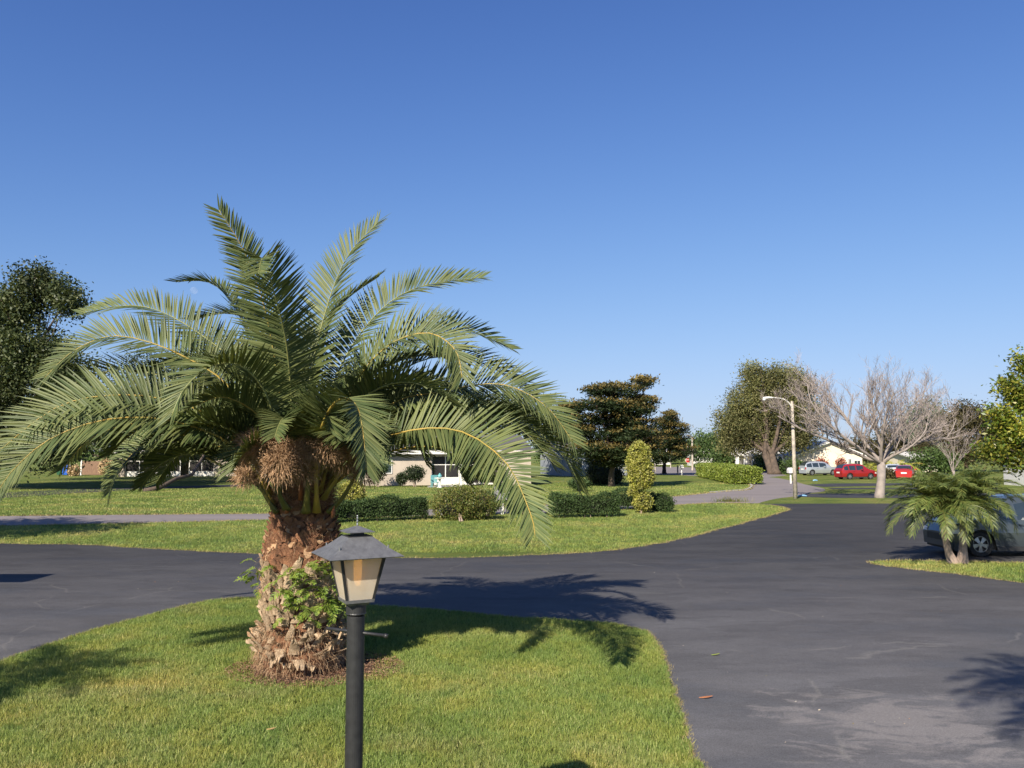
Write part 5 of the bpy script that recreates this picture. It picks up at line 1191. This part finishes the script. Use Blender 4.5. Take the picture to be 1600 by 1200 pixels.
# ---------------------------------------------------------------- cars
def car(name, label, loc, rz, L, Hc, paint, prof, belt, wheels, wr=.34, ground=.2, width=1.82, group=None, pillars=(), rimm='rim', lights=True):
    """local x = forward (nose at +L/2). prof: (x,z) roofline; belt: z of the window sill"""
    t = thing(name, label, 'car', loc, group, rz=rz); hw = width / 2
    xs = np.array([p[0] for p in prof]); zs = np.array([p[1] for p in prof])
    X = sorted(set(np.round(np.linspace(-L / 2, L / 2, 74), 3))); 
    ztop = lambda x: float(np.interp(x, xs, zs))
    def hwid(x): e = abs(x) / (L / 2); return hw * (1 - .16 * max(0, (e - .62) / .38) ** 2.2 - .03 * e)
    def zbot(x):
        z = ground + .06 * max(0, (abs(x) / (L / 2) - .85) / .15)
        for wx in wheels:
            d = abs(x - wx); R_ = wr + .055
            if d < R_: z = max(z, wr + math.sqrt(R_ * R_ - d * d))
        return z
    gx0, gx1 = [p[0] for p in prof if p[1] > belt + .1][0] - .0, [p[0] for p in prof if p[1] > belt + .1][-1]
    body = MB(); gls = {}
    NS = 7; NG = 4
    def column(x):
        b = min(belt + .0, ztop(x) - .04); zb = zbot(x); zt = ztop(x); w = hwid(x); col = []
        for k in range(NS + 1):
            f = k / NS; z = zb + (b - zb) * f; r = (z - ground) / (belt - ground); bul = 1 - .10 * (1 - r) ** 3 - .035 * r ** 3 + (.008 if .55 < r < .62 else 0)
            col.append((w * bul, z))
        wb = col[-1][0]
        for k in range(1, NG + 1):
            f = k / NG; z = b + (zt - b) * f; inn = (zt - b) * .36 * f ** 1.25 + (.05 * f ** 4); col.append((max(.2, wb - inn - (.02 if f < 1 else .06)), z if f < 1 else zt))
        col.append((max(.1, col[-1][0] * .55), zt + .018)); col.append((0, zt + .028)); return col
    cols = [column(x) for x in X]; n = len(cols[0])
    for sgn in (1, -1):
        for i in range(len(X) - 1):
            xm = (X[i] + X[i + 1]) / 2; zt = ztop(xm)
            for k in range(n - 1):
                q = [(X[i], cols[i][k][0] * sgn, cols[i][k][1]), (X[i + 1], cols[i + 1][k][0] * sgn, cols[i + 1][k][1]), (X[i + 1], cols[i + 1][k + 1][0] * sgn, cols[i + 1][k + 1][1]), (X[i], cols[i][k + 1][0] * sgn, cols[i][k + 1][1])]
                if sgn > 0: q = q[::-1]
                glass = False
                if zt > belt + .14:
                    if NS <= k < NS + NG - 1 and gx0 + .16 < xm < gx1 - .05 and not any(abs(xm - p) < .045 for p in pillars): glass = True
                    sl_ = abs(ztop(X[i + 1]) - ztop(X[i])) / (X[i + 1] - X[i])
                    if k >= NS + NG and sl_ > .30: glass = True
                if glass:
                    key = ('windscreen' if xm > 0 else 'rear_window', 0) if k >= NS + NG else ('side_window', (sgn, sum(xm > p for p in pillars)))
                    gls.setdefault(key, MB()).face(q)
                else: body.face(q)
    for i, sg in ((0, 1), (len(X) - 1, -1)):
        c = cols[i]; q = [(X[i], a, z) for a, z in c] + [(X[i], -a, z) for a, z in c[::-1][1:]]
        body.face(q if sg > 0 else q[::-1])
    body.build('body', paint, t, smooth=False)
    for key, g_ in gls.items(): g_.build(key[0], M['carglass'], t)
    un = MB(); un.box(-L / 2 + .12, L / 2 - .12, -hw + .16, hw - .16, ground - .02, belt - .12); un.build('underbody', M['trim'], t)
    tr = MB()
    for sy in (1, -1):
        for a_, b_ in ((-L / 2 + .25, wheels[0] - wr - .1), (wheels[0] + wr + .1, wheels[1] - wr - .1), (wheels[1] + wr + .1, L / 2 - .25)):
            if b_ > a_: w_ = min(hwid(a_), hwid(b_)) * .905; tr.box(a_, b_, min(sy * w_, sy * (w_ + .03)), max(sy * w_, sy * (w_ + .03)), ground - .03, ground + .10)
        for p in (0, -1): pass
    tr.build('sill_trim', M['trim'], t)
    for wx in wheels:
        for sy in (1, -1):
            yo = sy * (hw - .12); yi = yo - sy * .2; w = MB(); pr_ = [(wr * .62, 0), (wr * .93, 0), (wr, .03), (wr, .17), (wr * .93, .2), (wr * .62, .2)]
            b0 = len(w.v); nn_ = 28
            for r, d in pr_:
                for j in range(nn_): a = 2 * math.pi * j / nn_; w.v.append((wx + r * math.cos(a), yi + sy * (d + .06), wr + r * math.sin(a)))
            for i in range(len(pr_)):
                for j in range(nn_):
                    i2 = (i + 1) % len(pr_); w.f.append((b0 + i * nn_ + j, b0 + i * nn_ + (j + 1) % nn_, b0 + i2 * nn_ + (j + 1) % nn_, b0 + i2 * nn_ + j)); w.m.append(0)
            wo_ = w.build('wheel', M['tyre'], t, smooth=False)
            r = MB(); yf = yi + sy * .245; nspk = 5
            for k in range(nspk * 2):
                a = math.pi * k / nspk + (.16 if k % 2 else -.16); ca, sa = math.cos(a), math.sin(a); pa = Vector((wx + .04 * ca, yf, wr + .04 * sa)); pb_ = Vector((wx + wr * .61 * ca, yf - sy * .01, wr + wr * .61 * sa)); tn = Vector((-sa, 0, ca)); dy = Vector((0, -sy * .03, 0))
                r.hexa([pa - tn * .022, pa + tn * .022, pa + tn * .022 + dy, pa - tn * .022 + dy, pb_ - tn * .03, pb_ + tn * .03, pb_ + tn * .03 + dy, pb_ - tn * .03 + dy])
            for (r0_, r1_) in ((wr * .58, wr * .66),):
                for j in range(nn_):
                    a0_, a1_ = 2 * math.pi * j / nn_, 2 * math.pi * (j + 1) / nn_
                    r.face([(wx + q * math.cos(aa_), yf + sy * .002, wr + q * math.sin(aa_)) for q, aa_ in ((r0_, a0_), (r1_, a0_), (r1_, a1_), (r0_, a1_))])
            r.lathe(0, 0, [(0.001, 0)], 3) if False else None
            r.tube([(wx, yf - sy * .03, wr), (wx, yf + sy * .012, wr)], .06, 12); r.build('rim', M[rimm], wo_)
            h_ = MB(); h_.tube([(wx, yi + sy * .15, wr), (wx, yi + sy * .19, wr)], wr * .62, 20); h_.build('brake_disc', M['trim'], wo_)
    for sy in (1, -1):
        xe = L / 2 - .18; w = hwid(xe); zl = min(belt, ztop(xe)) - .20
        m = MB(); m.hexa([Vector((L / 2 - .30, sy * (hwid(L / 2 - .3) * .965), zl - .05)), Vector((L / 2 + .006, sy * w * .60, zl - .06)), Vector((L / 2 + .006, sy * w * .60, zl + .03)), Vector((L / 2 - .30, sy * (hwid(L / 2 - .3) * .965), zl + .10)),
                Vector((L / 2 - .28, sy * (hwid(L / 2 - .3) * 1.0), zl - .04)), Vector((L / 2 - .02, sy * w * .93, zl - .05)), Vector((L / 2 - .02, sy * w * .93, zl + .04)), Vector((L / 2 - .28, sy * (hwid(L / 2 - .3) * 1.0), zl + .09))]); m.build('headlight', M['lampglow'], t)
        xr = -L / 2; zr = belt - .16; m = MB(); yy = sy * hwid(xr); m.box(xr - .015, xr + .16, min(yy * .80, yy * 1.005), max(yy * .80, yy * 1.005), zr - .10, zr + .12); m.build('tail_light', M['taillight'], t)
        m = MB(); xm_ = gx1 - .35; yy = hwid(xm_) * .97; m.hexa([Vector((xm_ + a, sy * (yy + b_), belt + c)) for a, b_, c in ((-.08, 0, .0), (.08, 0, .0), (.08, .20, .02), (-.05, .20, .02), (-.08, .02, .12), (.06, .02, .12), (.05, .19, .14), (-.05, .19, .14))]); m.build('wing_mirror', paint, t)
        for hx in (.35, -.75):
            m = MB(); yy = hwid(hx) * .985; m.box(hx - .1, hx + .1, min(sy * yy, sy * (yy + .035)), max(sy * yy, sy * (yy + .035)), belt - .15, belt - .12); m.build('door_handle', paint, t)
    m = MB(); m.box(L / 2 - .04, L / 2 + .012, -hw * .52, hw * .52, ground + .22, ground + .40); m.build('grille', M['trim'], t)
    m = MB(); m.box(-L / 2 - .012, -L / 2 + .02, -.26, .26, belt - .32, belt - .18); m.build('number_plate', M['white'], t)
    return t
M['carglass'] = mat('car_glass', (.02, .03, .035), (.03, .04, .045), 2, .05, spec=.9, coat=.6)
M['taillight'] = mat('tail_light_red', (.5, .02, .02), (.4, .02, .02), 5, .2)
SUVP = [(-2.3, .95), (-2.22, 1.12), (-1.95, 1.50), (-1.6, 1.63), (-.6, 1.67), (.2, 1.64), (.55, 1.56), (1.25, 1.08), (1.9, .98), (2.2, .84), (2.3, .62)]
SED = [(-2.3, .80), (-2.25, .96), (-1.75, 1.02), (-1.15, 1.38), (-.5, 1.46), (.1, 1.44), (.45, 1.36), (1.15, .96), (1.9, .86), (2.2, .74), (2.3, .56)]
pg = carpaint('grey_blue_paint', (.085, .105, .12), .5); psil = carpaint('silver_paint', (.50, .53, .56), .5); pred = carpaint('red_paint', (.30, .012, .014), .1); pmar = carpaint('bright_red_paint', (.42, .02, .02), .1); pwh = carpaint('white_car_paint', (.75, .75, .74), 0)
g = G(1478, 872); Lc = 4.7
wy = G(1528, 871).y
car('parked_car', 'grey blue parked car half hidden behind the small double trunked palm', (G(1528, 871).x + 1.60, wy + .85, 0), math.pi, 4.6, 1.67, pg, SUVP, 1.02, (-1.30, 1.50), .35, group='cars parked in the driveways', pillars=(-.45, -1.35))
gc = G(1280, 743); car('parked_car', 'silver car parked side on in front of the cream gable house', (gc.x + .3, gc.y + 1, 0), math.radians(14), 4.4, 1.55, psil, SUVP, 1.0, (-1.4, 1.4), .34, group='cars parked in the driveways', pillars=(-.45, -1.35))
gc = G(1342, 750.0); car('parked_car', 'red hatchback with dark windows parked just left of the bare tree trunk', (gc.x + .7, gc.y + 2.5, 0), math.radians(12), 4.0, 1.5, pred, [(a * .87, b_ * .95) for a, b_ in SUVP], .95, (-1.2, 1.2), .32, group='cars parked in the driveways', pillars=(-.45, -1.3))
gc = G(1420, 749.5); car('parked_car', 'bright red car seen from behind right of the bare tree trunk', (gc.x + .2, gc.y + 1.2, 0), math.radians(62), 4.5, 1.5, pmar, SED, .95, (-1.35, 1.35), .33, group='cars parked in the driveways', pillars=(-.3,))
gc = G(1407, 747.5); car('parked_car', 'white car standing beyond the bright red car', (gc.x + .3, gc.y + 2.4, 0), math.radians(70), 4.6, 1.5, pwh, SED, .95, (-1.35, 1.35), .33, group='cars parked in the driveways', pillars=(-.3,))
# yellow green areca clumps beyond the bare tree
def areca(px, py, lab, n, l):
    g = G(px, py); t = thing('areca_palm', lab, 'palm tree', g); VV = []; FF = []; off = 0; st = MB()
    for i in range(n):
        az = i * GA; el = math.radians(random.uniform(55, 85)); p = g + Vector((math.cos(az) * .25, math.sin(az) * .25, 0)); pl = [p]; e = el
        for s_ in range(6): p = p + Vector((math.cos(az) * math.cos(e), math.sin(az) * math.cos(e), math.sin(e))) * l / 6; pl.append(p); e -= math.radians(random.uniform(14, 24))
        V_, F_, S, cum, T = frond_geo(pl, 22, .55, .07, .35, 15, 0, .2, 60, 30, 20); VV.append(V_); FF.append(F_ + off); off += len(V_); st.tube([S[j] for j in range(0, 20, 3)], .03, 4)
    fmesh('fronds', np.concatenate(VV), 4, M['areca'], t, F=np.concatenate(FF)); st.build('canes', M['rachis'], t)
areca(1352, 744, 'yellow green clumping palm just left of the bare tree trunk', 16, 3.0); areca(1405, 745, 'yellow green clumping palm just right of the bare tree trunk', 18, 3.2)
g = G(1385, 748); b = (g.x, g.y, .5, .9, .7, .55); shrub('garden_shrub', 'low brown leaved shrub at the foot of the clumping palms', g, [b], 'brownfar', 160, 9, .12, .18)
# red flowering shrubs near the cream house
for px, lab in ((1314, 'reddish shrub against the cream gable wall'), (1285, 'small pink flowering shrub behind the silver car')):
    g = G(px, 739.6); M.setdefault('redleaf', leafmat('red_leaf', [(.30, .09, .07), (.40, .18, .12)], .2, .6, .3, 2, .2, (1, .8, .6))); shrub('flowering_shrub', lab, g, [(g.x, g.y, .9, .7, .6, .95 if px == 1306 else 1.0)], 'redleaf', 120, 9, .16, .22)
for px, py, rx, rz, lab in ((1240, 741, 1.6, 1.0, 'dark green bush left of the silver car under the oak'), (1222, 737, 2.2, .8, 'low dark hedge behind the twisted oak trunk'), (1195, 737, 2.6, .5, 'low green planting in front of the white tile roofed house'), (1110, 731, 3, .5, 'low green planting in front of the distant colonnade')):
    g = G(px, py); shrub('garden_shrub', lab, g, [(g.x, g.y + .5, rz * .8, rx, .7, rz)], 'darkgreen', 160, 9, .2, .25)

# ---------------------------------------------------------------- trees outside the frame that throw shade on the driveway and lawn
def shade_palm(lab, x, y, h, nf, l, r=.13):
    t = thing('tall_palm', lab, 'palm tree', (x, y, 0)); mb = MB(); mb.tube([(x, y, -.05), (x + .05, y, h * .5), (x, y, h)], [r * 1.4, r, r * .9], 12, jit=.1); mb.build('trunk', M['bark_pale'], t)
    for i in range(nf):
        az = i * GA; el = math.radians(75 - 75 * i / nf); p = Vector((x, y, h)); pl = [p]; e = el
        for s_ in range(6): p = p + Vector((math.cos(az) * math.cos(e), math.sin(az) * math.cos(e), math.sin(e))) * l / 6; pl.append(p); e -= math.radians(random.uniform(10, 20))
        V_, F_, S, cum, T = frond_geo(pl, 34, .42, .035, .15, 10, 0, .15, 62, 30, 24)
        fo = fmesh('frond', V_, 4, M['palm_young'], t, F=F_); mb = MB(); mb.tube([S[j] for j in range(0, 24, 4)], .012, 4); mb.build('rachis', M['petiole'], fo)
shade_palm('slender palm just outside the right of the view whose shadow falls on the driveway', 2.75, 1.5, 6.6, 30, 1.75)
shade_palm('slender palm outside the left of the view whose shadow falls on the near lawn', -9.2, 5.4, 4.1, 20, 1.7)

ct = thing('shadow_slab', 'flat slab on posts added outside the left edge to shadow the road', 'shadow_slab', (-15.2, 16.1, 0))  # unseen slab on posts, added only to cast the thin shadow on the asphalt
mb = MB(); mb.box(-18, -12.4, 15.4, 16.5, 2.5, 2.62); mb.build('roof', M['roof_grey'], ct)
for px_ in (-17.7, -14.6):
    for py_ in (15.6, 16.2): mb = MB(); mb.box(px_, px_ + .08, py_, py_ + .08, 0, 2.497); mb.build('post', M['white'], ct)
# pale day moon
mp_ = P(303, 454, 3800); m, nt_, b_, o_ = newmat('pale_moon'); f_ = noise(nt_, .05, 3); nt_.links.new(ramp(nt_, f_, [(.4, (.9, .9, .9)), (.6, (.7, .72, .76))]), b_.inputs['Base Color']); b_.inputs['Roughness'].default_value = 1
tr_ = nt_.nodes.new('ShaderNodeBsdfTransparent'); mx_ = nt_.nodes.new('ShaderNodeMixShader'); mx_.inputs[0].default_value = .055; nt_.links.new(tr_.outputs[0], mx_.inputs[1]); nt_.links.new(b_.outputs[0], mx_.inputs[2]); nt_.links.new(mx_.outputs[0], o_.inputs[0])
mb = MB(); rm = 17; mb.lathe(mp_.x, mp_.y, [(max(.3, rm * math.sin(math.pi * i / 14)), mp_.z - rm * math.cos(math.pi * i / 14)) for i in range(15)], 24)
tag(mb.build('moon', m, None, mp_, True), 'faint pale day moon in the blue sky above the left of the palm', 'moon')
